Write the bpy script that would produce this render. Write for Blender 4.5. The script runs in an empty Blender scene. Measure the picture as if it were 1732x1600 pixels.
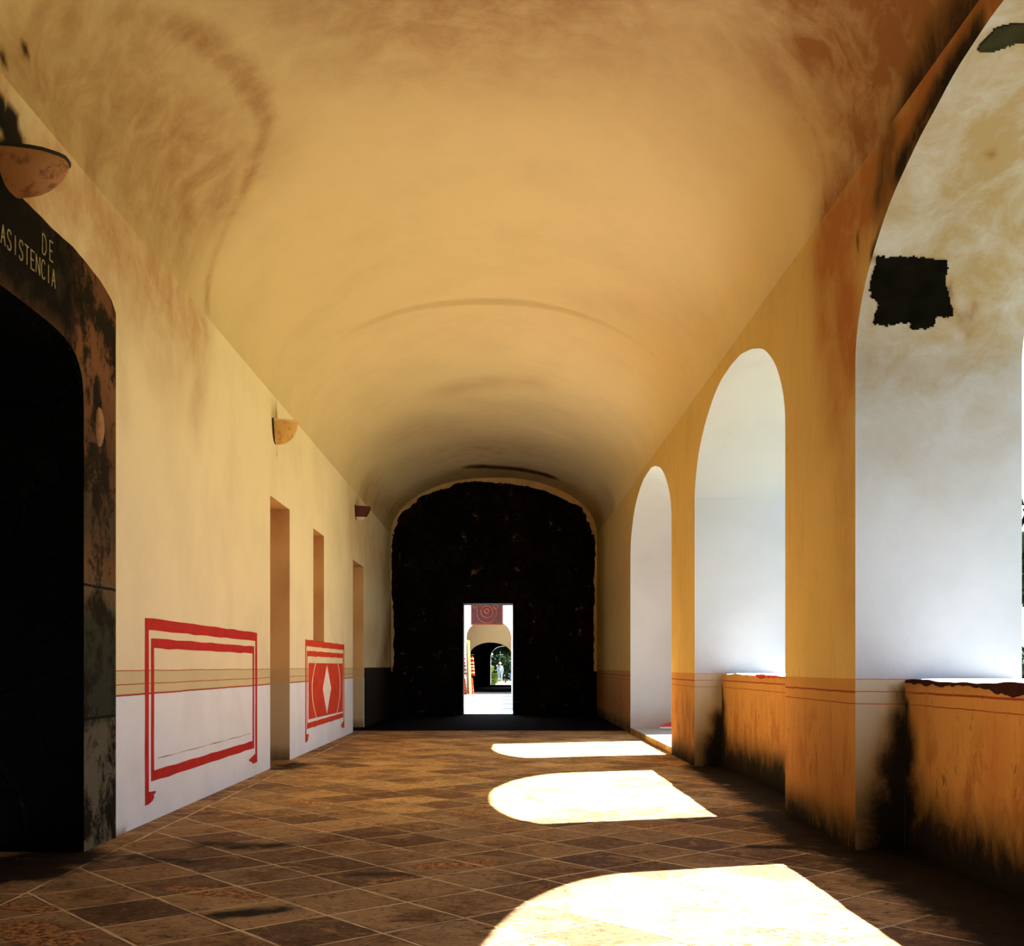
import bpy, bmesh, math, random
import numpy as np
from mathutils import Vector, Matrix, noise as mnoise
random.seed(7)
rng = np.random.RandomState(5)
sc = bpy.context.scene
col = sc.collection

# ------------------------------------------------------------------ measures
F, VX, VY, H = 1870.0, 850.0, 1127.0, 1.4          # focal length and vanishing point in photo pixels, eye height
XL, XR, XO = -3.18, 2.69, 3.96                     # left wall, right wall (inner), right wall (outer)
XP = 3.07                                          # inner face of the parapets
Y0, YE = -7.0, 31.5                                # back wall, far end wall
CX, HA, ZS, RV = (XL+XR)/2, (XR-XL)/2, 5.16, 1.72  # vault
ZP = 1.30                                          # parapet top

def ray(px, py): return ((px-VX)/F, (VY-py)/F)
def on_left(px, py):
    u, v = ray(px, py); Y = XL/u; return (XL, Y, H+v*Y)
def on_right(px, py):
    u, v = ray(px, py); Y = XR/u; return (XR, Y, H+v*Y)
def on_floor(px, py):
    u, v = ray(px, py); Y = -H/v; return (u*Y, Y, 0.0)
def on_y(px, py, Y):
    u, v = ray(px, py); return (u*Y, Y, H+v*Y)
def on_vault(px, py):
    u, v = ray(px, py); Y = 0.5
    while Y < 40:
        X, Z = u*Y, H+v*Y
        if Z > ZS:
            if ((X-CX)/HA)**2+((Z-ZS)/RV)**2 >= 1: break
        elif X < XL or X > XR: break
        Y += 0.02
    return (u*Y, Y, H+v*Y)

# ------------------------------------------------------------------ mesh helpers
def tag(o, label=None, cat=None, group=None, kind=None):
    if label: o['label'] = label
    if cat: o['category'] = cat
    if group: o['group'] = group
    if kind: o['kind'] = kind
    return o

def link(name, me, mats, parent=None, smooth=False):
    o = bpy.data.objects.new(name, me); col.objects.link(o)
    for m in (mats if isinstance(mats, (list, tuple)) else [mats]): me.materials.append(m)
    if parent: o.parent = parent
    if smooth:
        for p in me.polygons: p.use_smooth = True
    return o

def empty(name, loc, rz=0.0):
    o = bpy.data.objects.new(name, None); col.objects.link(o)
    o.location = loc; o.rotation_euler = (0, 0, rz); o.empty_display_size = 0.2
    return o

class MB:
    """collects faces"""
    def __init__(s): s.v = []; s.f = []; s.m = []
    def add(s, vs, fs, m=0):
        b = len(s.v); s.v += [tuple(p) for p in vs]
        for f in fs: s.f.append([b+i for i in f]); s.m.append(m)
    def quad(s, a, b, c, d, m=0): s.add([a, b, c, d], [(0, 1, 2, 3)], m)
    def box(s, x0, x1, y0, y1, z0, z1, m=0):
        vs = [(x, y, z) for x in (x0, x1) for y in (y0, y1) for z in (z0, z1)]
        s.add(vs, [(0, 1, 3, 2), (4, 6, 7, 5), (0, 4, 5, 1), (2, 3, 7, 6), (0, 2, 6, 4), (1, 5, 7, 3)], m)
    def grid(s, fn, us, vs_, m=0, wrap=False):
        P = [fn(u, v) for u in us for v in vs_]; n = len(vs_)
        fs = []
        for i in range(len(us)-1):
            for j in range(n-1):
                fs.append((i*n+j, (i+1)*n+j, (i+1)*n+j+1, i*n+j+1))
        s.add(P, fs, m)
    def prism(s, pts, x0, x1, m=0, axis='x'):
        """2D outline extruded along x (pts = y,z) or y (pts = x,z)"""
        n = len(pts)
        f = (lambda p, t: (t, p[0], p[1])) if axis == 'x' else (lambda p, t: (p[0], t, p[1]))
        vs = [f(p, x0) for p in pts]+[f(p, x1) for p in pts]
        fs = [tuple(range(n)), tuple(range(2*n-1, n-1, -1))]
        fs += [(i, i+n, (i+1) % n+n, (i+1) % n) for i in range(n)]
        s.add(vs, fs, m)
    def tube(s, pts, rs, n=10, m=0, caps=True):
        pts = [Vector(p) for p in pts]; rings = []
        for i, p in enumerate(pts):
            d = (pts[min(i+1, len(pts)-1)]-pts[max(i-1, 0)]).normalized()
            a = d.cross(Vector((0, 0, 1)) if abs(d.z) < .9 else Vector((1, 0, 0))).normalized(); b = d.cross(a)
            r = rs[i] if isinstance(rs, (list, tuple)) else rs
            rings.append([p+(a*math.cos(t)+b*math.sin(t))*r for t in [2*math.pi*k/n for k in range(n)]])
        vs = [v for r in rings for v in r]; fs = []
        for i in range(len(pts)-1):
            for k in range(n): fs.append((i*n+k, i*n+(k+1) % n, (i+1)*n+(k+1) % n, (i+1)*n+k))
        if caps: fs += [tuple(range(n)), tuple(range((len(pts)-1)*n+n-1, (len(pts)-1)*n-1, -1))]
        s.add(vs, fs, m)
    def mesh(s, name='m'):
        me = bpy.data.meshes.new(name); me.from_pydata(s.v, [], s.f)
        me.polygons.foreach_set('material_index', s.m); me.update(); return me
    def build(s, name, mats, parent=None, smooth=False): return link(name, s.mesh(name), mats, parent, smooth)

def merge(o, d=0.0005):
    bm = bmesh.new(); bm.from_mesh(o.data); bmesh.ops.remove_doubles(bm, verts=bm.verts, dist=d)
    bmesh.ops.recalc_face_normals(bm, faces=bm.faces); bm.to_mesh(o.data); bm.free(); return o

def arange(a, b, st):
    n = max(1, int(math.ceil((b-a)/st))); return [a+(b-a)*i/n for i in range(n+1)]

def on_reveal(px, py, op):
    u, v = ray(px, py); Y = XR/u+.001
    while Y < op['u1'] and (H+v*Y) < op['top'](Y): Y += 0.004
    return (u*Y, Y, H+v*Y)

def inside(p, poly):
    x, y = p; c = False; n = len(poly)
    for i in range(n):
        (x1, y1), (x2, y2) = poly[i], poly[i-1]
        if (y1 > y) != (y2 > y) and x < (x2-x1)*(y-y1)/(y2-y1)+x1: c = not c
    return c

def wallcols(mb, fn, u0, u1, z0, ztop, openings, st=0.12, m=0):
    """a wall surface fn(u,z) between u0..u1; openings = dicts u0,u1,bot,top with bot/top functions of u"""
    us = set(arange(u0, u1, st))
    for o in openings:
        a, b = o['u0'], o['u1']
        us |= {(a+b)/2-(b-a)/2*math.cos(math.pi*k/44) for k in range(45)}
        us |= {a, b}
    us = sorted(us); cl = [us[0]]
    keep = {round(o[k], 6) for o in openings for k in ('u0', 'u1')}
    for u in us[1:]:
        if u-cl[-1] < 1e-4: continue
        cl.append(u)
    zt = ztop if callable(ztop) else (lambda u: ztop)
    for a, b in zip(cl[:-1], cl[1:]):
        mid = (a+b)/2; op = None
        for o in openings:
            if o['u0'] < mid < o['u1']: op = o
        spans = [((z0, z0), (zt(a), zt(b)))]
        if op: spans = [((z0, z0), (op['bot'](a), op['bot'](b))), ((op['top'](a), op['top'](b)), (zt(a), zt(b)))]
        for (lo, hi) in spans:
            h = max(hi[0]-lo[0], hi[1]-lo[1])
            if h < 1e-4: continue
            n = max(1, int(math.ceil(h/st)))
            vs = []
            for k in range(n+1):
                t = k/n
                vs.append(fn(a, lo[0]+(hi[0]-lo[0])*t)); vs.append(fn(b, lo[1]+(hi[1]-lo[1])*t))
            mb.add(vs, [(2*k, 2*k+1, 2*k+3, 2*k+2) for k in range(n)], m)

def wob(t, a=0.008): return a*(math.sin(t*2.3+1)+math.sin(t*5.1+.4)*.6+math.sin(t*11.7)*.35)

def arch(u0, u1, spring, apex, bot=0.0, p=1.0, amp=0.008):
    c, h = (u0+u1)/2, (u1-u0)/2
    def top(u):
        t = max(0, 1-((u-c)/h)**2)
        return spring+(apex-spring)*math.sqrt(t)+wob(u, amp)*min(1, t*6)
    return dict(u0=u0, u1=u1, bot=lambda u: bot, top=top, zb=bot, spring=spring, c=c, h=h)

def outline(op, st=0.1, n=48):
    """jamb, arch, jamb as (u, z)"""
    a, b = op['u0'], op['u1']
    pts = [(a, z) for z in arange(op['zb'], op['top'](a), st)]
    pts += [(op['c']-op['h']*math.cos(math.pi*k/n), None) for k in range(1, n)]
    pts = [(u, op['top'](u) if z is None else z) for u, z in pts]
    pts += [(b, z) for z in reversed(arange(op['zb'], op['top'](b), st))]
    return pts

def sweep(mb, pts, fn, ts, m=0):
    mb.grid(lambda i, t: fn(pts[i][0], pts[i][1], t), range(len(pts)), ts, m)

def paint(o, name, strokes):
    """float attribute from soft strokes: (points, radius, strength); used for stains, painted shade and glow"""
    me = o.data; n = len(me.vertices); co = np.empty(n*3); me.vertices.foreach_get('co', co); co = co.reshape(-1, 3)
    val = np.zeros(n)
    for pts, r, s in strokes:
        P = [np.array(p, float) for p in pts]
        if len(P) == 1: P = P*2
        d = np.full(n, 1e9)
        for a, b in zip(P[:-1], P[1:]):
            ab = b-a; L = max(1e-9, ab@ab); t = np.clip(((co-a)@ab)/L, 0, 1)
            d = np.minimum(d, np.linalg.norm(co-(a+t[:, None]*ab), axis=1))
        x = np.clip(1-d/r, 0, 1); val = np.maximum(val, s*x*x*(3-2*x))
    at = me.attributes.new(name, 'FLOAT', 'POINT'); at.data.foreach_set('value', val.astype(np.float32))

# ------------------------------------------------------------------ materials
class NT:
    def __init__(s, name):
        s.m = bpy.data.materials.new(name); s.m.use_nodes = True; s.t = s.m.node_tree; s.t.nodes.clear()
        s.out = s.n('ShaderNodeOutputMaterial'); s.b = s.n('ShaderNodeBsdfPrincipled'); s.l(s.b.outputs[0], s.out.inputs[0])
        g = s.n('ShaderNodeNewGeometry'); s.pos = g.outputs['Position']
    def n(s, t): return s.t.nodes.new(t)
    def l(s, a, b): s.t.links.new(a, b)
    def put(s, inp, v):
        if isinstance(v, (int, float)): inp.default_value = v
        elif isinstance(v, (tuple, list)): inp.default_value = tuple(v)+((1,) if len(v) == 3 and inp.type == 'RGBA' else ())
        else: s.l(v, inp)
    def math(s, op, a, b=0.0, c=0.0, clamp=False):
        n = s.n('ShaderNodeMath'); n.operation = op; n.use_clamp = clamp
        s.put(n.inputs[0], a); s.put(n.inputs[1], b); s.put(n.inputs[2], c); return n.outputs[0]
    def noise(s, scale, detail=5, rough=0.6, stretch=None, vec=None, dist=0.0):
        n = s.n('ShaderNodeTexNoise'); n.inputs['Scale'].default_value = scale; n.inputs['Detail'].default_value = detail
        n.inputs['Roughness'].default_value = rough; n.inputs['Distortion'].default_value = dist
        v = vec if vec is not None else s.pos
        if stretch:
            mp = s.n('ShaderNodeMapping'); mp.inputs['Scale'].default_value = stretch; s.l(v, mp.inputs[0]); v = mp.outputs[0]
        s.l(v, n.inputs['Vector']); return n.outputs[0]
    def sep(s, v=None):
        n = s.n('ShaderNodeSeparateXYZ'); s.l(v if v is not None else s.pos, n.inputs[0]); return n.outputs
    def ramp(s, fac, els, interp='LINEAR'):
        n = s.n('ShaderNodeValToRGB'); r = n.color_ramp; r.interpolation = interp
        while len(r.elements) < len(els): r.elements.new(0.5)
        for e, (p, c) in zip(r.elements, els): e.position = p; e.color = tuple(c)+(1,) if not isinstance(c, (int, float)) else (c, c, c, 1)
        s.put(n.inputs[0], fac); return n.outputs[0]
    def mix(s, fac, a, b, blend='MIX'):
        n = s.n('ShaderNodeMix'); n.data_type = 'RGBA'; n.blend_type = blend
        s.put(n.inputs[0], fac); s.put(n.inputs[6], a); s.put(n.inputs[7], b); return n.outputs[2]
    def attr(s, name):
        n = s.n('ShaderNodeAttribute'); n.attribute_name = name; return n.outputs['Fac']
    def smooth(s, v, a, b):
        n = s.n('ShaderNodeMapRange'); n.interpolation_type = 'SMOOTHSTEP'; s.put(n.inputs[0], v)
        n.inputs[1].default_value = a; n.inputs[2].default_value = b; return n.outputs[0]
    def bump(s, h, strength=0.3, dist=0.01):
        n = s.n('ShaderNodeBump'); n.inputs['Strength'].default_value = strength; n.inputs['Distance'].default_value = dist
        s.l(h, n.inputs['Height']); s.l(n.outputs[0], s.b.inputs['Normal'])
    def done(s, color, rough=0.9, spec=0.2):
        s.put(s.b.inputs['Base Color'], color); s.put(s.b.inputs['Roughness'], rough)
        s.b.inputs['Specular IOR Level'].default_value = spec; return s.m

def flat(name, c, rough=0.7, spec=0.3, metal=0.0, var=0.12, sc_=12):
    t = NT(name); nz = t.noise(sc_, 4)
    k = t.ramp(nz, [(0.3, 1-var), (0.7, 1+var)])
    t.b.inputs['Metallic'].default_value = metal
    return t.done(t.mix(1.0, tuple(c), k, 'MULTIPLY'), rough, spec)

CREAM = (0.83, 0.76, 0.52); WHITE = (0.82, 0.89, 0.97); REDLINE = (0.42, 0.07, 0.04)

def plaster(name, zr, stain_c=(0.40, 0.17, 0.05), mold_c=(0.012, 0.010, 0.007), var=0.08, zscale=2.0, streak=0.0):
    """zr = list of (z, colour): constant paint bands by height (line colours included)"""
    t = NT(name)
    if isinstance(zr, list):
        z = t.sep()[2]
        z = t.math('ADD', z, t.math('MULTIPLY', t.math('SUBTRACT', t.noise(3.0, 3), 0.5), 0.014))
        c = t.ramp(t.math('DIVIDE', z, zscale, clamp=True), [(p/zscale, q) for p, q in zr], 'CONSTANT')
    else: c = tuple(zr)
    big = t.noise(0.9, 6, 0.62); c = t.mix(1.0, c, t.ramp(big, [(0.3, 1-var), (0.55, 1.0), (0.75, 1.0)]), 'MULTIPLY')
    if streak:
        lowz = t.smooth(t.math('ADD', t.sep()[2], t.math('MULTIPLY', t.math('SUBTRACT', t.noise(1.7, 4), .5), .7)), 1.25, .45)
        mot = t.noise(3.2, 9, 0.74, stretch=(1.6, 1.6, 0.75), dist=.3); c = t.mix(t.math('MULTIPLY', t.smooth(mot, .47, .60), t.math('MULTIPLY', lowz, .8)), c, (0.24, 0.085, 0.022))
        mo2 = t.noise(6.0, 10, 0.8, stretch=(1.5, 1.5, 0.6), dist=.6); c = t.mix(t.math('MULTIPLY', t.smooth(mo2, .56, .64), t.math('MULTIPLY', lowz, .85)), c, (0.045, 0.018, 0.008))
        st = t.noise(2.2, 7, 0.7, stretch=(2.6, 2.6, 0.5))
        c = t.mix(t.math('MULTIPLY', t.smooth(st, 0.50, 0.74), streak), c, tuple(stain_c))
        sp = t.noise(9.0, 5, 0.75, stretch=(1.3, 1.3, 0.6))
        c = t.mix(t.math('MULTIPLY', t.smooth(sp, 0.60, 0.70), streak), c, (0.05, 0.028, 0.015))
    nz = t.noise(2.3, 8, 0.68, dist=0.4)
    s = t.math('MULTIPLY', t.attr('stain'), t.math('ADD', -0.15, t.math('MULTIPLY', nz, 2.1)))  # the stain mask also carries painted shade (near vault, upper reveal)
    c = t.mix(t.math('MULTIPLY', s, 0.92, clamp=True), c, tuple(stain_c))
    nz2 = t.noise(3.6, 9, 0.72, dist=0.6, stretch=(1, 1, 0.6))
    md = t.math('MULTIPLY', t.attr('mold'), t.math('ADD', 0.10, t.math('MULTIPLY', nz2, 1.7)))  # the mold mask also carries painted corner shade
    c = t.mix(t.smooth(md, 0.05, 0.55), c, t.mix(.5, (0.30, 0.17, 0.05), c)); c = t.mix(t.smooth(md, 0.15, 1.15), c, tuple(mold_c))
    h = t.math('ADD', t.math('MULTIPLY', t.noise(1.3, 4, 0.5), 1.0), t.math('MULTIPLY', t.noise(14, 8, 0.65), 0.16))
    t.bump(h, 0.5, 0.05)
    return t.done(c, 0.92, 0.12)

M = {}
B2 = (0.66, 0.58, 0.34)
M['left'] = plaster('painted plaster with ochre band', [(0, WHITE), (0.352, (0.80, 0.79, 0.76)), (0.356, WHITE), (1.146, REDLINE), (1.158, B2), (1.240, REDLINE), (1.249, B2), (1.352, REDLINE), (1.364, CREAM)], var=0.10)
M['vault'] = plaster('vault plaster', (0.665, 0.56, 0.32), stain_c=(0.29, 0.14, 0.05), mold_c=(0.04, 0.02, 0.010), var=0.08)
OD = (0.50, 0.27, 0.08)
M['right'] = plaster('ochre plaster with red lines', [(0, OD), (1.103, (0.26, 0.05, 0.025)), (1.116, OD), (1.194, (0.26, 0.05, 0.025)), (1.207, OD), (1.297, (0.62, 0.475, 0.18))], var=0.10, streak=0.25)
M['dado'] = plaster('weathered ochre dado', [(0, OD), (1.103, (0.26, 0.05, 0.025)), (1.116, OD), (1.194, (0.26, 0.05, 0.025)), (1.207, OD), (1.297, (0.74, 0.52, 0.22))], var=0.15, streak=0.7)
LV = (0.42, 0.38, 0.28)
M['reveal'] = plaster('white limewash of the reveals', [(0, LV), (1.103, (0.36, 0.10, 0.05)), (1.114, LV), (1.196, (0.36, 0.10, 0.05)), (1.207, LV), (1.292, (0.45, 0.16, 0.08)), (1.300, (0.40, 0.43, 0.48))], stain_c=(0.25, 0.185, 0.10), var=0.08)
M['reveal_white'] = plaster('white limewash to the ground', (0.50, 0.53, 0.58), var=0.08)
M['niche'] = plaster('tan plaster of the side doorways', [(0, (0.55, 0.46, 0.30)), (1.15, (0.60, 0.42, 0.22)), (1.36, (0.66, 0.45, 0.22))], var=0.2)

def stone(name, c1, c2, c3, spec=0.2, sc1=1.5, joints=None):
    t = NT(name)
    v = t.n('ShaderNodeTexVoronoi'); v.inputs['Scale'].default_value = joints or 1.7; t.l(t.pos, v.inputs['Vector'])
    v.feature = 'DISTANCE_TO_EDGE'
    c = t.mix(t.smooth(t.noise(sc1, 8, 0.7), 0.42, 0.66), tuple(c1), tuple(c2))
    c = t.mix(t.smooth(t.noise(sc1*1.9+1, 8, 0.75, dist=.5), 0.60, 0.74), c, tuple(c3))
    e = t.smooth(v.outputs['Distance'], 0.0, 0.05)
    if joints: c = t.mix(t.math('SUBTRACT', 1.0, e), c, (0.004, 0.003, 0.002))
    t.bump(t.math('ADD', t.math('MULTIPLY', e, 0.6), t.noise(6, 9, 0.7)), 0.9, 0.05)
    return t.done(c, 0.85, spec)
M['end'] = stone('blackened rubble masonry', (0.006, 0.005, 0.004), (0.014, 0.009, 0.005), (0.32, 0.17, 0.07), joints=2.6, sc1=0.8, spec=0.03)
M['dark'] = stone('near-black stone', (0.002, 0.002, 0.0015), (0.004, 0.004, 0.003), (0.02, 0.02, 0.012), sc1=1.2, spec=0.02)  # near-black base colour for the deep interiors

def surround_mat():
    t = NT('carved door surround stone')
    z = t.sep()[2]; y = t.sep()[1]
    zz = t.math('ADD', z, t.math('MULTIPLY', t.math('SUBTRACT', t.noise(2.5, 6, .7), .5), 0.5))
    c = t.ramp(t.math('DIVIDE', zz, 5.0, clamp=True), [(0.0, (0.16, 0.15, 0.10)), (0.18, (0.13, 0.12, 0.08)), (0.20, (0.03, 0.04, 0.025)), (0.36, (0.035, 0.042, 0.022)),
        (0.395, (0.14, 0.10, 0.05)), (0.43, (0.16, 0.085, 0.035)), (0.5, (0.075, 0.055, 0.028)), (0.62, (0.12, 0.06, 0.028)), (0.74, (0.22, 0.10, 0.045)), (0.85, (0.17, 0.075, 0.035)), (1.0, (0.15, 0.07, 0.03))])
    c = t.mix(t.smooth(t.noise(2.6, 10, .76, dist=.3), .46, .57), c, (0.014, 0.010, 0.006))
    # lintel stones: nearly black
    lint = t.math('MULTIPLY', t.smooth(t.math('ADD', y, t.math('MULTIPLY', t.math('SUBTRACT', t.noise(3, 5), .5), .5)), 8.35, 8.0), t.smooth(z, 3.55, 3.95))
    c = t.mix(lint, c, t.mix(t.smooth(t.noise(3.3, 7, .7), .5, .7), (0.004, 0.0035, 0.003), (0.03, 0.02, 0.01)))
    # bed joints at z = 1.0 and z = 2.0
    for q in (1.0, 2.02):
        d = t.math('ABSOLUTE', t.math('SUBTRACT', t.math('ADD', z, t.math('MULTIPLY', t.math('SUBTRACT', t.noise(6, 3), .5), .02)), q))
        c = t.mix(t.smooth(d, 0.016, 0.004), c, (0.006, 0.005, 0.003))
    t.bump(t.noise(9, 9, .72), 0.9, 0.04)
    return t.done(c, 0.85, 0.08)
M['surround'] = surround_mat()

def floor_mat():
    t = NT('weathered diagonal clay tiles')
    s = 0.545; ang = math.atan2(1.0, 1.176)
    mp = t.n('ShaderNodeMapping'); mp.vector_type = 'POINT'
    # rotate world so the tile rows lie on the axes
    px, py = -1.731, 6.293
    rx = math.cos(-ang)*px-math.sin(-ang)*py; ry = math.sin(-ang)*px+math.cos(-ang)*py
    mp.inputs['Rotation'].default_value = (0, 0, -ang); mp.inputs['Location'].default_value = (-rx+40*s, -ry+40*s, 0)
    wv = t.n('ShaderNodeVectorMath'); wv.operation = 'ADD'
    nv = t.n('ShaderNodeTexNoise'); nv.inputs['Scale'].default_value = 1.6; nv.inputs['Detail'].default_value = 4; t.l(t.pos, nv.inputs['Vector'])
    sv = t.n('ShaderNodeVectorMath'); sv.operation = 'SCALE'; t.l(nv.outputs['Color'], sv.inputs[0]); sv.inputs['Scale'].default_value = 0.035
    t.l(t.pos, wv.inputs[0]); t.l(sv.outputs[0], wv.inputs[1]); t.l(wv.outputs[0], mp.inputs[0])
    X, Y, Z = t.sep(mp.outputs[0])
    def cell(v):
        q = t.math('DIVIDE', v, s); f = t.math('FRACT', q); return t.math('FLOOR', q), t.math('MULTIPLY', t.math('MINIMUM', f, t.math('SUBTRACT', 1.0, f)), s)
    ix, dx = cell(X); iy, dy = cell(Y)
    cmb = t.n('ShaderNodeCombineXYZ'); t.l(ix, cmb.inputs[0]); t.l(iy, cmb.inputs[1])
    wn = t.n('ShaderNodeTexWhiteNoise'); t.l(cmb.outputs[0], wn.inputs['Vector'])
    d = t.math('MINIMUM', dx, dy)
    # the strip of long slabs along the left wall
    wx, wy, wz = t.sep(wv.outputs[0])
    strip = t.math('LESS_THAN', wx, -2.93)
    ds = t.math('ABSOLUTE', t.math('SUBTRACT', wx, -2.93))
    d = t.math('MINIMUM', t.math('ADD', d, t.math('MULTIPLY', strip, 0.5)), ds)
    fy = t.math('FRACT', t.math('DIVIDE', wy, 0.62)); dj = t.math('MULTIPLY', t.math('MINIMUM', fy, t.math('SUBTRACT', 1.0, fy)), 0.62)
    d = t.math('MINIMUM', d, t.math('ADD', dj, t.math('SUBTRACT', 1.0, strip)))
    wid = t.math('ADD', 0.003, t.math('MULTIPLY', t.noise(5, 3), 0.010))
    g = t.math('SUBTRACT', 1.0, t.smooth(t.math('SUBTRACT', d, wid), 0.0, 0.004))
    tile = t.ramp(wn.outputs['Value'], [(0.0, (0.13, 0.072, 0.038)), (0.3, (0.23, 0.135, 0.066)), (0.6, (0.40, 0.235, 0.10)), (0.85, (0.32, 0.205, 0.105)), (1.0, (0.52, 0.315, 0.14))])
    big = t.noise(1.1, 7, .68, dist=.6)
    tile = t.mix(t.math('MULTIPLY', t.smooth(big, .46, .66), .8), tile, (0.13, 0.050, 0.018))
    tile = t.mix(t.math('MULTIPLY', t.smooth(t.noise(2.6, 10, .74, dist=1.4), .52, .66), .8), tile, (0.54, 0.32, 0.125))
    fine = t.noise(8.0, 12, .82, dist=2.0, stretch=(1, 1.6, 1))
    tile = t.mix(t.math('MULTIPLY', t.smooth(fine, .53, .58), .9), tile, (0.065, 0.026, 0.011))
    tile = t.mix(t.math('MULTIPLY', t.smooth(fine, .44, .40), .6), tile, (0.60, 0.36, 0.17))
    ch = t.math('MULTIPLY', t.attr('mold'), t.math('ADD', -.35, t.math('MULTIPLY', t.noise(3, 9, .72, dist=1.0), 2.7)))  # the mold mask also carries painted floor shade along parapets and pier
    # flaked patches: rough rusty clay
    cp = t.math('MULTIPLY', t.attr('stain'), t.math('ADD', .3, t.math('MULTIPLY', t.noise(7, 9, .75, dist=1), 1.4)))
    cm = t.smooth(cp, .45, .6)
    tile = t.mix(cm, tile, t.mix(t.smooth(t.noise(22, 6, .8), .4, .6), (0.62, 0.30, 0.11), (0.10, 0.035, 0.014)))
    tile = t.mix(t.math('MULTIPLY', t.attr('wear_and_glow'), .9), tile, t.mix(1.0, tile, (1.9, 1.95, 1.5), 'MULTIPLY'))  # mid-corridor light glow painted into the tile colour, with some wear
    c = t.mix(t.math('MULTIPLY', g, t.math('ADD', .45, t.math('MULTIPLY', t.smooth(t.noise(1.9, 6, .7), .40, .55), .55))), tile, (0.80, 0.60, 0.34))
    c = t.mix(t.smooth(ch, .25, 1.05), c, (0.014, 0.008, 0.004))
    # a dark hairline beside part of the joints
    hl = t.math('MULTIPLY', t.smooth(t.math('ABSOLUTE', t.math('SUBTRACT', d, 0.017)), 0.006, 0.001), t.smooth(t.noise(2.2, 4), .5, .56))
    c = t.mix(hl, c, (0.03, 0.014, 0.008))
    h = t.math('ADD', t.math('MULTIPLY', t.noise(3, 9, .7, dist=.8), 1.0), t.math('MULTIPLY', t.noise(30, 6, .7), .12))
    h = t.math('SUBTRACT', h, t.math('MULTIPLY', cm, .6)); h = t.math('ADD', h, t.math('MULTIPLY', wn.outputs['Value'], .25))
    t.bump(h, 0.8, 0.02)
    return t.done(c, t.math('ADD', .55, t.math('MULTIPLY', t.noise(4, 6), .4)), 0.10)
M['floor'] = floor_mat()

def paving(name, c, s=0.9, g=(0.3, 0.28, 0.25), rough=0.8):
    t = NT(name); X, Y, Z = t.sep()
    d = None
    for v in (X, Y):
        f = t.math('FRACT', t.math('DIVIDE', v, s)); q = t.math('MULTIPLY', t.math('MINIMUM', f, t.math('SUBTRACT', 1.0, f)), s)
        d = q if d is None else t.math('MINIMUM', d, q)
    cc = t.mix(1.0, tuple(c), t.ramp(t.noise(1.2, 6), [(.3, .85), (.7, 1.1)]), 'MULTIPLY')
    return t.done(t.mix(t.smooth(d, 0.02, 0.008), cc, tuple(g)), rough, .2)

def grass_mat():
    t = NT('garden grass and earth')
    c = t.mix(t.smooth(t.noise(2.5, 8, .7), .4, .6), (0.05, 0.10, 0.022), (0.12, 0.15, 0.05))
    c = t.mix(t.smooth(t.noise(.6, 6, .7), .55, .7), c, (0.20, 0.16, 0.10)); t.bump(t.noise(30, 6), .8, .05); return t.done(c, .95, .1)
M['grass'] = grass_mat()
def slabs():
    t = NT('pale courtyard slabs'); y = t.sep()[1]; f = t.math('FRACT', t.math('DIVIDE', t.math('SUBTRACT', y, 36.5), 4.8)); q = t.math('MULTIPLY', t.math('MINIMUM', f, t.math('SUBTRACT', 1.0, f)), 4.8)
    return t.done(t.mix(t.smooth(q, .16, .10), (0.62, 0.61, 0.59), (0.045, 0.045, 0.05)), .85, .1)
M['paving'] = slabs()
M['path'] = paving('gravel path', (0.16, 0.14, 0.11), 0.8, (.1,.09,.07))
M['whitewall'] = flat('white courtyard wall', (0.82, 0.80, 0.78), .9, .1, var=.05, sc_=1)
M['creamwall'] = flat('cream courtyard plaster', (0.80, 0.62, 0.34), .9, .1, var=.05, sc_=1)
M['red'] = flat('red painted decoration', (0.50, 0.022, 0.018), .8, .15, var=.14, sc_=5)
M['red2'] = flat('orange red painted decoration', (0.62, 0.055, 0.022), .8, .15, var=.18, sc_=5)
M['limepaint'] = flat('cream painted line', (0.86, 0.74, 0.58), .85, .1, var=.04)
M['limewhite'] = flat('white painted diamond', (0.86, 0.84, 0.80), .85, .1, var=.04)
M['pencil'] = flat('thin grey scored line', (0.32, 0.27, 0.24), .9, .1)
M['letter'] = flat('ochre filled lettering', (0.40, 0.32, 0.16), .7, .2, var=.35, sc_=40)
def bowl_mat(name, c, d):
    t = NT(name); cc = t.mix(t.smooth(t.noise(9, 7, .7), .50, .64), tuple(c), tuple(d)); t.bump(t.noise(30, 5), .3, .01); return t.done(cc, .65, .3)
M['bowl1'] = bowl_mat('scorched tan ceramic', (0.34, 0.15, 0.05), (0.16, 0.06, 0.025))
M['bowl2'] = bowl_mat('yellow ochre ceramic', (0.62, 0.38, 0.12), (0.42, 0.18, 0.06))
M['bowl3'] = bowl_mat('dark red ceramic', (0.07, 0.012, 0.008), (0.03, 0.008, 0.006))
M['iron'] = flat('black iron', (0.012, 0.009, 0.008), .6, .3)
M['rim'] = flat('cream rim', (0.66, 0.52, 0.33), .7, .2)
M['brokenrim'] = flat('bare brown render under the broken parapet edge', (0.028, 0.006, 0.005), .9, .1, var=.3)
M['brokenred'] = flat('flaked red edge paint', (0.42, 0.03, 0.02), .85, .15, var=.25)
M['basalt'] = flat('bare dark masonry', (0.0035, 0.003, 0.0018), .95, .02, var=.5, sc_=6)
M['olive'] = flat('bare olive grey stone', (0.022, 0.021, 0.010), .9, .03, var=.3, sc_=8)
M['bark'] = flat('tree bark', (0.07, 0.045, 0.028), .95, .1, var=.4)
M['leaf'] = flat('dark green leaves', (0.006, 0.016, 0.004), .8, .05, var=.6, sc_=2)
M['leaf2'] = flat('yellow green leaves', (0.07, 0.10, 0.008), .8, .05, var=.3, sc_=3)
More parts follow.
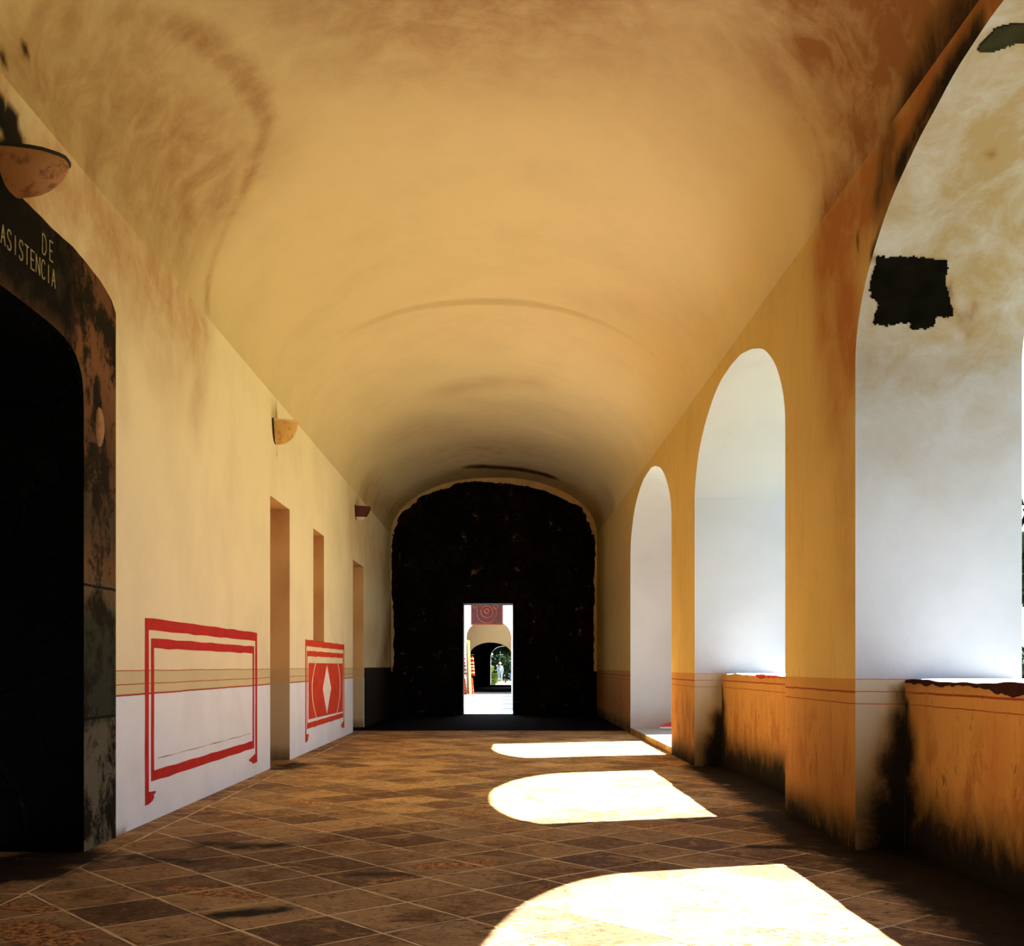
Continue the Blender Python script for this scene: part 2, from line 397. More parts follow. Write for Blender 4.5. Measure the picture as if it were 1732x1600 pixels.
M['skin'] = flat('skin', (0.20, 0.11, 0.07), .6, .3, var=.05)
M['shirt'] = flat('pale blue shirt cloth', (0.16, 0.21, 0.28), .9, .1, var=.06)
M['trouser'] = flat('light grey trouser cloth', (0.12, 0.15, 0.20), .9, .1, var=.06)
M['navy'] = flat('blue cloth', (0.02, 0.05, 0.16), .9, .1, var=.1)
M['hat'] = flat('white straw', (0.40, 0.38, 0.34), .8, .1, var=.05)
M['hair'] = flat('light hair', (0.24, 0.20, 0.15), .8, .2, var=.2, sc_=30)
M['shoe'] = flat('dark shoe', (0.02, 0.02, 0.025), .6, .3)
M['yellowwood'] = flat('pale yellow painted wood', (0.40, 0.27, 0.09), .7, .1, var=.08)
M['plaque'] = bowl_mat('dark red painted board', (0.035, 0.003, 0.0015), (0.07, 0.008, 0.003))
M['plaque2'] = flat('raised orange red relief', (0.16, 0.03, 0.012), .7, .2, var=.3)
for k, c in dict(c_red=(0.16, 0.004, 0.003), c_orange=(0.30, 0.045, 0.008), c_white=(0.30, 0.29, 0.29), c_gold=(0.35, 0.22, 0.06), c_pink=(0.75, 0.30, 0.25)).items(): M[k] = flat(k[2:]+' cloth', c, .9, .1, var=.1)
M['dado_dark'] = plaster('dark dado with painted shade', [(0, (0.010, 0.005, 0.003)), (1.24, (0.006, 0.002, 0.001)), (1.26, (0.016, 0.007, 0.004))], var=.3)
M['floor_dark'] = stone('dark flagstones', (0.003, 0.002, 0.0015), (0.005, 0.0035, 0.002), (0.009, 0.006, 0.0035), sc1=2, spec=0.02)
M['sill'] = flat('pale limestone ledge', (0.40, 0.39, 0.37), .8, .2, var=.06, sc_=6)
M['curb'] = plaster('weathered ochre curb', (0.42, 0.28, 0.10), var=.4, streak=.6)
M['sneaker'] = flat('red shoe leather', (0.55, 0.03, 0.03), .5, .4, var=.08)
M['rubber'] = flat('white rubber sole', (0.80, 0.78, 0.76), .6, .3, var=.03)

def struct(o): return tag(o, kind='structure')

# ------------------------------------------------------------------ right wall with its three arched openings
OP3 = arch(3.47, 8.43, 3.70, 4.97)
OP2 = arch(10.52, 15.48, 3.70, 4.95)
OP1 = arch(17.60, 23.25, 3.70, 5.00)
mb = MB(); wallcols(mb, lambda u, z: (XR, u, z), Y0, YE, 0, ZS, [OP3, OP2, OP1], .10)
wr = struct(merge(mb.build('wall_right', M['right'])))
mb = MB(); wallcols(mb, lambda u, z: (XO, u, z), Y0, YE+1.2, 0, 7.8, [OP3, OP2, OP1], .6)
outer = mb.build('outer_face', M['whitewall'], wr)
mb = MB()   # unseen buttress on the garden side, shaped to cut the far sun patch
mb.box(XO+.001, 5.2, 21.5, 24.2, 0, 6.2); mb.add([(XO, 21.5, 6.2), (5.2, 21.5, 6.2), (5.2, 24.2, 6.2), (XO, 24.2, 6.2), (XO, 21.5, 7), (XO, 24.2, 7)], [(0, 1, 4), (3, 5, 2), (1, 2, 5, 4)])
mb.build('buttress', M['whitewall'], wr)

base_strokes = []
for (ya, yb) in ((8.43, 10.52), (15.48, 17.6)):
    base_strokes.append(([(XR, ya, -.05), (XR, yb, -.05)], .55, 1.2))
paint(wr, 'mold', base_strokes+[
    ([on_right(1530, 296), on_right(1500, 385), on_right(1478, 430)], .16, 1.2), ([on_right(1650, 60), on_right(1580, 170), on_right(1520, 290)], .25, 1.2),
    ([on_vault(1500, 250), on_right(1490, 330)], .4, .75),
    ([on_right(1450, 400), on_right(1452, 420)], .06, 1.0), ([on_right(1478, 432)], .07, 1.1), ([(XR, 23.2, 0), (XR, 31.5, 0)], .5, .9)])
paint(wr, 'stain', [
    ([(XR, 8.45, .1), (XR, 10.5, .1)], 1.25, .85), ([(XR, 15.5, .1), (XR, 17.6, .1)], 1.1, .6),
    ([(XR, 23.3, .1), (XR, 31, .1)], 1.3, .7),
    ([on_right(1385, 420), on_right(1395, 560), on_right(1415, 700)], .55, .8),
    ([on_right(1440, 340), on_right(1420, 460), on_right(1440, 600)], .6, 1.2), ([on_right(1420, 700), on_right(1435, 1000)], .5, .35),
    ([(XR, 5, 5.1), (XR, 8.3, 4.9), (XR, 9.2, 4.9)], .75, 1.3),
    ([(XR, 24, 3.5), (XR, 31.5, 3)], 1.8, .35)])

def reveal(op, name, parapet):
    root = None
    mb = MB(); pts = outline(op, .1, 56)
    sweep(mb, pts, lambda u, z, t: (t, u, z), arange(XR, XO, .106))
    o = struct(merge(mb.build(name, M['reveal' if parapet else 'reveal_white'])))
    a, b = op['u0'], op['u1']
    if parapet:
        mb = MB()
        ys = arange(a+.002, b-.002, .06)
        top = lambda y: ZP+wob(y*1.7, .006)
        nz = 14
        mb.grid(lambda y, k: (XP+(0 if k < nz else .012), y, top(y)*k/nz - (0.012 if k == nz else 0)+(0.006 if k == nz else 0)), ys, range(nz+1))
        mb.grid(lambda y, x: (x, y, top(y)+(-.006 if x <= XP+.02 else 0)), ys, [XP+.012, XP+.05, (XP+XO)/2, XO+.02], 1)
        mb.grid(lambda y, k: (XO+.02, y, top(y)*(1-k)), ys, [0, 1], 1)
        p = mb.build('parapet', [M['dado'], M['sill']], o)
        paint(p, 'mold', [([(XP, a, 0.0), (XP, b, 0.0)], .75, 1.35), ([(XP, b, -.1), (XP, b, .3)], .75, 1.4), ([(XP, b, .3), (XP, b, .8)], .42, 1.2), ([(XP, b, .8), (XP, b, 1.1)], .15, 1.2)])  # dark foot and far corner: mold together with painted shade
        paint(p, 'stain', [([(XP, a, .1), (XP, b, .1)], .9, .5), ([(XP, b, 0), (XP, b, 1.25)], .35, .8), ([(XP, 6.9, .9), (XP, 7.0, .4)], .35, .7)])
    return o

w2 = reveal(OP2, 'window_2', True)
w3 = reveal(OP3, 'window_3', True)
d4 = reveal(OP1, 'door_4', False)
Yj = 8.43
J = lambda px, py: on_reveal(px, py, OP3)
paint(w3, 'mold', [([(XP, Yj, -.1), (XP, Yj, .25)], .62, 1.6), ([(XP, Yj, .3), (XP, Yj, .65)], .42, 1.5), ([(XP, Yj, .6), (XP, Yj, .95)], .26, 1.4), ([(XP, Yj, .8), (XP, Yj, 1.2)], .13, 1.4), ([on_right(1534, 300)], .06, 1.3), ([on_right(1512, 370), on_right(1505, 385)], .06, 1.3), ([on_right(1478, 432)], .08, 1.2),  # lower corner strokes paint mold and corner shade together
    ([J(1600, 470), J(1612, 540)], .10, .7), ([J(1650, 520), J(1645, 570)], .12, .55), ([J(1660, 510)], .07, .8), ([J(1690, 250), J(1655, 272)], .1, .62), ([J(1680, 185)], .05, .8)])
paint(w3, 'stain', [([(XR, Yj, .2), (XP, Yj, .3)], .75, .9), ([J(1500, 420), J(1560, 430)], .22, .7), ([J(1700, 245), J(1650, 275)], .22, .75), ([J(1640, 480), J(1650, 580)], .28, .65),
    ([J(1490, 560)], .12, .8), ([J(1695, 100), J(1725, 85)], .2, .5), ([(3.3, 5, 5), (3.3, 7.5, 4.8), (3.3, 8.2, 4.2)], 2.3, 1.05)])  # last broad stroke: aged plaster plus painted shade of the upper reveal
paint(w2, 'mold', [([(XP, 15.48, -.1), (XP, 15.48, .2)], .55, 1.6), ([(XP, 15.48, .2), (XP, 15.48, .65)], .30, 1.3)])  # dark lower corner: damp and painted shade in the same strokes
paint(w2, 'stain', [([(XR, 15.48, .1), (XP, 15.48, .5)], .60, .9), ([(XP, 15.48, .3), (XP, 15.48, 1.25)], .2, 1.0)])
paint(d4, 'mold', []); paint(d4, 'stain', [([(2.8, 23.25, .1), (3.4, 23.25, .2)], .45, .45)])

# bare masonry where the plaster has fallen off the reveal of window_3
def jag(pts, n=5, a=.012, seed=1):
    r = random.Random(seed); out = []
    for i, p in enumerate(pts):
        q = pts[(i+1) % len(pts)]
        for k in range(n):
            t = k/n; j = a if k else a*.4
            out.append((p[0]+(q[0]-p[0])*t+r.uniform(-j, j), p[1]+(q[1]-p[1])*t+r.uniform(-j, j)))
    return out
pp = [(1483, 432), (1505, 436), (1528, 434), (1560, 436), (1600, 438), (1602, 452), (1598, 478), (1606, 512), (1612, 530), (1596, 538), (1582, 535), (1579, 552), (1560, 555), (1541, 556), (1538, 545), (1520, 546), (1500, 551), (1480, 548), (1476, 545), (1483, 520), (1484, 512), (1472, 500), (1470, 488)]
def bare_patch(poly, st, op, off, mat, name, parent):
    """plaster gone: a thin ragged layer of masonry lying on the curved reveal"""
    xs = [p[0] for p in poly]; ys_ = [p[1] for p in poly]; mb = MB(); memo = {}
    def P(i, j):
        if (i, j) not in memo:
            p = on_reveal(min(xs)+i*st+(0 if j % 2 else .8), min(ys_)+j*st, op); q = Vector(p); q.y -= off; q.z -= off; memo[i, j] = tuple(q)
        return memo[i, j]
    for i in range(int((max(xs)-min(xs))/st)+1):
        for j in range(int((max(ys_)-min(ys_))/st)+1):
            if inside((min(xs)+(i+.5)*st, min(ys_)+(j+.5)*st), poly): mb.quad(P(i, j), P(i+1, j), P(i+1, j+1), P(i, j+1))
    o = merge(mb.build(name, mat, parent, True), .0002)
    md = o.modifiers.new('thick', 'SOLIDIFY'); md.thickness = .006; md.offset = 0; return o
bare_patch(jag([(a, b) for a, b in pp], 4, 2.6, 3), 2.5, OP3, .006, M['basalt'], 'bare_masonry', w3)
bare_patch(jag([(1652, 84), (1664, 66), (1688, 44), (1706, 40), (1734, 40), (1760, 42), (1760, 76), (1732, 72), (1716, 74), (1700, 78), (1690, 84), (1672, 88)], 4, 1.5, 8), 3, OP3, .006, M['olive'], 'bare_soffit', w3)
# the broken strip under the parapet coping
def ragged_strip(y0, y1, parent, mat, depth, seed, name='broken_edge', z1=ZP-.004):
    r = random.Random(seed); mb = MB(); lo = []; d = depth*.6
    ys = arange(y0, y1, .035)
    for y in ys:
        d += r.uniform(-.012, .012); d = min(depth*1.35, max(depth*.35, d)); lo.append(z1-d*(1 if y < y1-.1 else .5))
    pts = [(y, z1+wob(y*1.7, .006)) for y in ys]+[(y, z) for y, z in reversed(list(zip(ys, lo)))]
    mb.prism(pts, XP-.006, XP+.01); return mb.build(name, mat, parent)
par3 = [c for c in w3.children if c.name.startswith('parapet')][0]; par2 = [c for c in w2.children if c.name.startswith('parapet')][0]
ragged_strip(3.6, 8.42, par3, M['brokenrim'], .065, 4)
ragged_strip(10.6, 13.4, par2, M['brokenred'], .05, 9)
# raised ledge of the far opening
mb = MB(); mb.box(XR+.001, XO+.35, OP1['u0']+.002, OP1['u1']-.002, 0, .11)
mb.grid(lambda y, z: (XR-.004+.010*math.sin(y*9)*.4, y, z+(.004*math.sin(y*14) if z > .05 else 0)), arange(OP1['u0'], OP1['u1'], .08), [0, .05, .108], 1)
lg = mb.build('threshold', [M['sill'], M['curb']], d4)

# ------------------------------------------------------------------ left wall
D1 = dict(u0=4.46, u1=8.34, bot=lambda u: 0.0)
def d1top(u):
    c, h = 6.4, 1.94; t = min(1, abs(u-c)/h); return 3.30+.50*(1-t**9)**(1/3.0)
D1['top'] = d1top; D1.update(zb=0, c=6.4, h=1.94)
def rect(u0, u1, z0, z1): return dict(u0=u0, u1=u1, bot=lambda u: z0, top=lambda u: z1, zb=z0, c=(u0+u1)/2, h=(u1-u0)/2)
D2, S1, D3 = rect(15.13, 16.52, 0, 3.74), rect(18.58, 19.69, 1.83, 3.72), rect(23.5, 25.3, 0, 3.67)
mb = MB(); wallcols(mb, lambda u, z: (XL, u, z), Y0, YE, 0, ZS, [D1, D2, S1, D3], .10)
wl = struct(merge(mb.build('wall_left', M['left'])))
L = on_left
paint(wl, 'stain', [
    ([L(345, 540), L(350, 470), L(365, 420)], .22, .55), ([L(345, 600), L(330, 700)], .5, .35),
    ([L(250, 380), L(245, 420), L(255, 470)], .22, .65), ([L(285, 290), L(262, 330), L(250, 380)], .28, .55),
    ([L(60, 330), L(40, 340)], .2, .9), ([L(200, 500), L(210, 700)], .3, .25), ([L(300, 450), L(300, 300)], .9, .35), ([L(30, 330), L(110, 320), L(230, 430), L(320, 500)], 1.3, .7), ([L(250, 560), L(300, 620)], .7, .35),
    ([L(467, 690), L(468, 712)], .10, .85), ([L(468, 765)], .12, .4),
    ([(XL, 23.5, 4.6), (XL, 31.5, 4.0)], 1.6, .45), ([(XL, 28.5, .9), (XL, 31.5, 2.6)], 1.3, .8), ([(XL, 25.6, 2.0), (XL, 28, 2.0)], .8, .3),
    ([(XL, 10.5, 5.1), (XL, 11.8, 5.0)], .35, .7), ([(XL, 5, 5.0), (XL, 7, 5.0)], .6, .8)])
paint(wl, 'mold', [
    ([L(-5, 170), L(15, 230), L(38, 262)], .13, 2.2), ([L(18, 195), L(30, 240)], .13, 2.2), ([L(0, 262), L(8, 290), L(30, 325)], .09, 2.2),
    ([(XL, 8.9, 0), (XL, 9.3, 0)], .12, .6), ([(XL, 31.4, 0), (XL, 31.4, 3.2)], .35, .8)])
# reveals of the left openings
def niche(op, depth, name, rect_bottom=False, mat='niche', back=True):
    mb = MB(); pts = outline(op, .15, 24) if op is not D1 else None
    a, b = op['u0'], op['u1']
    z0, z1 = op['zb'], op['top'](a)
    xs = arange(XL, XL-depth, .1) if False else [XL-depth*k/6 for k in range(7)]
    mb.grid(lambda z, x: (x, a, z), arange(z0, z1, .12), xs); mb.grid(lambda z, x: (x, b, z), arange(z0, z1, .12), xs)
    mb.grid(lambda y, x: (x, y, z1), arange(a, b, .12), xs)
    if rect_bottom: mb.grid(lambda y, x: (x, y, z0), arange(a, b, .12), xs)
    mb.grid(lambda y, z: (XL-depth, y, z), arange(a, b, .12), arange(z0, z1, .12))
    o = struct(merge(mb.build(name, M[mat])))
    paint(o, 'stain', [([(XL-depth*.4, b, z1)], .9, .6), ([(XL, b, 2.6), (XL-depth, b, 1.9)], .6, .35)])
    paint(o, 'mold', [([(XL, b, z0-.05), (XL-depth, b, z0)], .38 if z0 == 0 else .05, .8)])
    return o
niche(D2, .62, 'door_2'); niche(S1, .5, 'window_1', True); niche(D3, .62, 'door_3')
# the great stone doorway
d1 = struct(empty('door_1', (XL, 6.4, 0)))
inv = lambda o: setattr(o, 'matrix_parent_inverse', Matrix.Translation((-XL, -6.4, 0)))
ZO = lambda u: 4.28+.20*math.sqrt(max(0, 1-(max(0, abs(u-6.415)-1.45)/1.17)**2))+wob(u*2, .006)
mb = MB(); o_in = dict(D1)
wallcols(mb, lambda u, z: (XL+.022, u, z), 3.80, 9.03, 0, ZO, [o_in], .09)
us = arange(3.8, 9.03, .1)
mb.grid(lambda u, t: (XL+.022*t, u, ZO(u)), us, [0, 1]); mb.grid(lambda z, t: (XL+.022*t, 9.03, z), arange(0, ZO(9.03), .2), [0, 1])
su = merge(mb.build('stone_surround', M['surround'], d1)); inv(su)
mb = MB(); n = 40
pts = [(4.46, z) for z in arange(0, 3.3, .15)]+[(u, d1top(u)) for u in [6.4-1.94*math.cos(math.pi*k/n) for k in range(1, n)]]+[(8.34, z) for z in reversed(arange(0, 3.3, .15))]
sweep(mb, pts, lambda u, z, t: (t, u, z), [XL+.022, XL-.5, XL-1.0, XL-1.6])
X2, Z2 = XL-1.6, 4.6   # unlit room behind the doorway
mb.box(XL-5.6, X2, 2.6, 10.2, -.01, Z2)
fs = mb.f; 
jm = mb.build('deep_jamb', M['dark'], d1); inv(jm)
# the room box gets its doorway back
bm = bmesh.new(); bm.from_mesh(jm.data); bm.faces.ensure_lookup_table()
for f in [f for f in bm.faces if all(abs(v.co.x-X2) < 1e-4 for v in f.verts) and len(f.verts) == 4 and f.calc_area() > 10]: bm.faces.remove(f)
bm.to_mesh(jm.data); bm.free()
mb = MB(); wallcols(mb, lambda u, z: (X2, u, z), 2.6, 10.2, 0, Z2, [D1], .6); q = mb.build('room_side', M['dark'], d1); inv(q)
# worn oval boss on the jamb stone
mb = MB(); c = on_left(163, 722)
def bossp(i, j):
    t, p = i*math.pi/7, j*math.pi/7
    return (XL+.02+.035*math.sin(t)*math.sin(p), c[1]+.075*math.cos(p), c[2]+.16*math.cos(t)*math.sin(p))
mb.grid(bossp, range(8), range(8)); q = mb.build('worn_boss', flat('pale weathered stone', (0.30, 0.15, 0.07), var=.3, sc_=9), d1, True); inv(q)
# lettering cut into the lintel, single strokes
GL = {'S': [[(1, .85), (.75, 1), (.3, 1), (.05, .8), (.2, .58), (.8, .42), (.95, .2), (.7, 0), (.25, 0), (0, .15)]], 'I': [[(.5, 0), (.5, 1)]], 'T': [[(0, 1), (1, 1)], [(.5, 1), (.5, 0)]],
      'E': [[(1, 1), (.1, 1), (.1, 0), (1, 0)], [(.1, .52), (.8, .52)]], 'N': [[(0, 0), (0, 1), (1, 0), (1, 1)]], 'C': [[(1, .85), (.7, 1), (.3, 1), (0, .7), (0, .3), (.3, 0), (.7, 0), (1, .15)]],
      'A': [[(0, 0), (.5, 1), (1, 0)], [(.2, .38), (.8, .38)]], 'D': [[(0, 0), (0, 1), (.6, 1), (1, .7), (1, .3), (.6, 0), (0, 0)]]}
def letters(text, y_of, zb, h, w, x=XL+.0225, th=.008):
    mb = MB()
    for i, chh in enumerate(text):
        if chh == ' ': continue
        for s in GL[chh]:
            for (a0, b0), (a1, b1) in zip(s[:-1], s[1:]):
                p = Vector((y_of(i)+a0*w, zb+b0*h)); q = Vector((y_of(i)+a1*w, zb+b1*h)); d = (q-p); L_ = d.length
                if L_ < 1e-5: continue
                nrm = Vector((-d.y, d.x))/L_*th/2
                mb.prism([tuple(p+nrm), tuple(q+nrm), tuple(q-nrm), tuple(p-nrm)], x-.001, x+.003)
    return mb
m1 = letters('ASISTENCIA', lambda i: 6.955+i*.0875, 4.065, .125, .060)
q = m1.build('inscription', M['letter'], d1); inv(q)
m2 = letters('DE', lambda i: 7.585+i*.115, 4.235, .135, .060)
q = m2.build('inscription', M['letter'], d1); inv(q)
# dado at the far end, end-bay shade painted into its near-black colour
mb = MB(); mb.grid(lambda y, z: (XL+.012, y, z), arange(25.42, YE, .2), arange(0, 1.37, .12)); mb.quad((XL, 25.42, 0), (XL+.012, 25.42, 0), (XL+.012, 25.42, 1.37), (XL, 25.42, 1.37))
mb.quad((XL, 25.42, 1.37), (XL+.012, 25.42, 1.37), (XL+.012, YE, 1.37), (XL, YE, 1.37))
dd = struct(mb.build('trim_2', M['dado_dark'])); paint(dd, 'stain', []); paint(dd, 'mold', [])

# ------------------------------------------------------------------ red painted panels on the left wall
def painted_frame(y0, y1, z0, z1, s, mat, kind):
    """outer band with two inward feet, inner rectangular band"""
    x0, x1 = XL, XL+.0025
    root = empty('painted_panel', (XL, (y0+y1)/2, 0))
    def put(mb, name, mt, dx=0):
        o = mb.build(name, mt, root); o.matrix_parent_inverse = Matrix.Translation((-XL, -(y0+y1)/2, 0)); return o
    def R(mb, a, b, c, d, e=0): 
        n = max(1, int((b-a)/.25)) if b-a > d-c else 1
        if b-a > d-c:
            ys = [a+(b-a)*i/n for i in range(n+1)]
            mb.prism([(y, c+wob(y*3, .003)) for y in ys]+[(y, d+wob(y*3+2, .003)) for y in reversed(ys)], x0+e, x1+e)
        else:
            n = max(1, int((d-c)/.25)); zs = [c+(d-c)*i/n for i in range(n+1)]
            mb.prism([(a+wob(z*3, .003), z) for z in zs]+[(b+wob(z*3+2, .003), z) for z in reversed(zs)], x0+e, x1+e)
    ft, fw = (.10, .30) if kind == 0 else (.12, .30)
    sw = .105 if kind == 0 else .09
    mb = MB(); R(mb, y0, y1, z1-.108, z1)
    R(mb, y0, y0+sw, z0, z1-.105); R(mb, y1-sw, y1, z0, z1-.105)
    mb.prism([(y0+sw-.01, z0), (y0+.22, z0+.02), (y0+.26, z0+.05), (y0+.24, z0+.07), (y0+fw, z0+.08), (y0+fw, z0+ft), (y0+sw-.01, z0+ft+.01)], x0, x1)
    mb.prism([(y1-sw+.01, z0), (y1-.26, z0), (y1-.30, z0+.03), (y1-fw-.12, z0+.04), (y1-fw-.15, z0+.07), (y1-fw, z0+ft-.01), (y1-sw+.01, z0+ft+.02)], x0, x1)
    put(mb, 'outer_frame', mat)
    mb = MB(); g = .17 if kind == 0 else .15
    iz1, iz0 = z1-.18, z0+(.195 if kind == 0 else .21)
    iw = .085
    R(mb, y0+g, y1-g, iz1-.09, iz1); R(mb, y0+g, y1-g, iz0, iz0+.095)
    R(mb, y0+g, y0+g+iw*(1 if kind == 0 else .5), iz0+.09, iz1-.085); R(mb, y1-g-iw*(1 if kind == 0 else .5), y1-g, iz0+.09, iz1-.085)
    put(mb, 'inner_frame', mat)
    return root, put, R
P1, put1, R1 = painted_frame(9.83, 14.32, .16, 1.835, 1, M['red'], 0)
tag(P1, 'red painted double-outlined frame on the left wall beside the stone doorway, empty white inside', 'wall painting', 'red painted panels')
mb = MB(); R1(mb, 10.2, 13.95, .548, .554); put1(mb, 'scored_line', M['pencil'])
P2, put2, R2 = painted_frame(17.82, 22.2, .17, 1.835, 1, M['red2'], 1)
tag(P2, 'farther red painted panel with filled field and white diamond, below the slit window', 'wall painting', 'red painted panels')
mb = MB()
mb.prism([(18.12, .53), (21.98, .50), (21.98, 1.455), (18.12, 1.455)], XL, XL+.0025); put2(mb, 'red_field', M['red2'])
mb = MB(); mb.prism([(20.0, .54), (20.5, 1.0), (20.0, 1.42), (19.54, 1.0)], XL+.0025, XL+.004); put2(mb, 'white_diamond', M['limewhite'])
def arcline(pts, w=.035):
    mb = MB(); P = [Vector(p) for p in pts]; n = 14
    cur = [((1-t)**2*P[0]+2*t*(1-t)*P[1]+t*t*P[2]) for t in [k/n for k in range(n+1)]]
    mb.prism([(p.x-w, p.y) for p in cur]+[(p.x+w, p.y) for p in reversed(cur)], XL+.0025, XL+.004); return mb
put2(arcline([(18.80, 1.45), (18.05, 1.0), (18.88, .53)]), 'curved_line', M['limepaint'])
put2(arcline([(21.32, 1.45), (22.0, 1.0), (21.22, .51)]), 'curved_line', M['limepaint'])

# ------------------------------------------------------------------ vault
def vr(y):   # the plaster of the farther bays sits a little lower
    return 0.0 if y < 16.5 else (.065 if y < 24.6 else .10)
def vpt(y, t, extra=None):
    d = (vr(y) if extra is None else extra)*math.sin(t)**1.0*(1 if t > math.pi/2 else .55+.45*math.sin(t))
    und = .018*mnoise.noise(Vector((y*.45, t*1.7, 0)))*math.sin(t)*2
    return (CX+(HA-d*.5*abs(math.cos(t)))*math.cos(t), y, ZS+(RV-d+und)*math.sin(t))
mb = MB(); ths = [math.pi*k/110 for k in range(111)]
ys = arange(Y0, 16.5, .12); mb.grid(lambda y, t: vpt(y, t, 0.0), ys, ths)
mb.grid(lambda i, t: vpt(16.5 if i == 0 else 16.52, t, 0.0 if i == 0 else .065), [0, 1], ths)
mb.grid(lambda y, t: vpt(y, t, .065), arange(16.52, 24.6, .12), ths)
mb.grid(lambda i, t: vpt(24.6 if i == 0 else 24.75, t, .065 if i == 0 else .10), [0, 1], ths)
mb.grid(lambda y, t: vpt(y, t, .10), arange(24.75, YE, .12), ths)
va = struct(merge(mb.build('ceiling', M['vault'], None, True)))
V = on_vault
paint(va, 'stain', [
    ([(CX-1.5, 5, 6.9), (CX, 8.2, 6.9), (CX+1.5, 5, 6.9)], 3.4, .95),  # broad stroke: darkness of the unlit near bay painted over the crown
    ([V(60, 150), V(200, 200), V(330, 330)], 1.6, .75), ([V(1300, 60), V(1450, 60), V(1450, 250)], 1.5, .6),
    ([V(120, 90), V(250, 90), V(330, 190), V(340, 300), V(300, 400)], 1.15, .42), ([V(60, 60), V(40, 200)], 1.0, .65),
    ([V(290, 42), V(350, 70), V(400, 110), V(430, 160)], .30, .85), ([V(400, 110), V(450, 200), V(435, 260), V(410, 330)], .20, .8), ([V(410, 330), V(375, 400), V(350, 520)], .16, .6),
    ([V(60, 30), V(200, 20), V(290, 40)], .42, .7), ([V(290, 290), V(262, 330), V(250, 380)], .3, .55),
    # right damp patch
    ([V(1260, 30), V(1330, 150), V(1400, 320)], .75, .55), ([V(1400, 60), V(1480, 150), V(1440, 330)], 1.3, 1.15), ([V(1500, 10), V(1560, 40), V(1650, 10)], 1.3, 1.3),
    ([V(1330, 150)], .15, .9), ([V(1500, 60), V(1560, 160), V(1500, 280), V(1400, 400)], .8, 1.3),
    # others
    ([V(745, 45)], .16, .8), ([V(740, 20), V(755, 40)], .12, .7),
    ([V(1080, 525), V(1190, 540)], .8, .16), ([V(760, 655), V(890, 640)], .8, .28), ([V(700, 720), V(900, 770)], 1.6, .22),
    ([(CX-2.9, 25, 5.3), (CX-2.7, 31, 5.6)], .9, .6), ([(CX, 27.5, 6.8), (CX, 31.5, 6.8)], 3.4, .55), ([(XR, 27, 5.3), (XR, 31.5, 5.3)], 1.1, .6)])
paint(va, 'mold', [
    ([V(1700, -30), V(1640, 30), V(1590, 90), V(1545, 175), V(1510, 270), V(1490, 340)], .50, 1.15), ([V(1580, 165)], .12, 1.0), ([V(1445, 395), V(1455, 425)], .12, .8), ([V(1550, 165), V(1520, 215)], .2, .85),
    ([V(800, 783), V(850, 785), V(930, 800)], .5, 1.3), ([V(8, 104)], .09, 1.8), ([V(46, 90)], .08, 1.8), ([V(0, 170), V(20, 220)], .2, .9)])
# ragged plaster lip around the stone end wall
mb = MB(); r = random.Random(2); n = 200; prev = None; w = .12
for k in range(n+1):
    t = math.pi*k/n; w = min(.19, max(.07, w+r.uniform(-.025, .025)))
    p = vpt(YE, t, .10); q = (p[0]-w*math.cos(t), YE-.02, p[2]-w*math.sin(t)*1.0); p2 = (p[0], YE-.03, p[2])
    if prev: mb.quad(prev[0], prev[1], q, p2); mb.quad(prev[1], (prev[1][0], YE, prev[1][2]), (q[0], YE, q[2]), q)
    prev = (p2, q)
for sx, X in ((1, XL), (-1, XR)):
    w = .05; pv = None
    for z in arange(ZS, 1.2, -.06) if False else [ZS-k*.06 for k in range(66)]:
        w = min(.10, max(.015, w+r.uniform(-.025, .025))); cur = (z, w)
        if pv: mb.quad((X, YE-.03, pv[0]), (X+sx*pv[1], YE-.02, pv[0]), (X+sx*w, YE-.02, z), (X, YE-.03, z))
        pv = cur
lip = struct(mb.build('trim_1', plaster('broken plaster lip', (0.70, 0.50, 0.26), var=.3))); paint(lip, 'stain', []); paint(lip, 'mold', [])

# ------------------------------------------------------------------ end wall and back wall
DE = rect(-1.13, 0.30, 0, 3.20)
vtop = lambda x: vpt(YE, math.acos(max(-1, min(1, (x-CX)/HA))), .10)[2]
mb = MB(); wallcols(mb, lambda u, z: (u, YE, z), XL, XR, 0, vtop, [DE], .25)
wallcols(mb, lambda u, z: (u, YE+1.1, z), XL, XR, 0, 7.2, [DE], .5)
mb.quad((-1.13, YE, 0), (-1.13, YE+1.1, 0), (-1.13, YE+1.1, 3.2), (-1.13, YE, 3.2)); mb.quad((.30, YE, 0), (.30, YE+1.1, 0), (.30, YE+1.1, 3.2), (.30, YE, 3.2)); mb.quad((-1.13, YE, 3.2), (.3, YE, 3.2), (.3, YE+1.1, 3.2), (-1.13, YE+1.1, 3.2))
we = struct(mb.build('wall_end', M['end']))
mb = MB(); wallcols(mb, lambda u, z: (u, Y0, z), XL, XR, 0, lambda x: ZS+RV*math.sqrt(max(0, 1-((x-CX)/HA)**2)), [], .5)
wb = struct(mb.build('wall_back', M['vault'])); paint(wb, 'stain', []); paint(wb, 'mold', [])
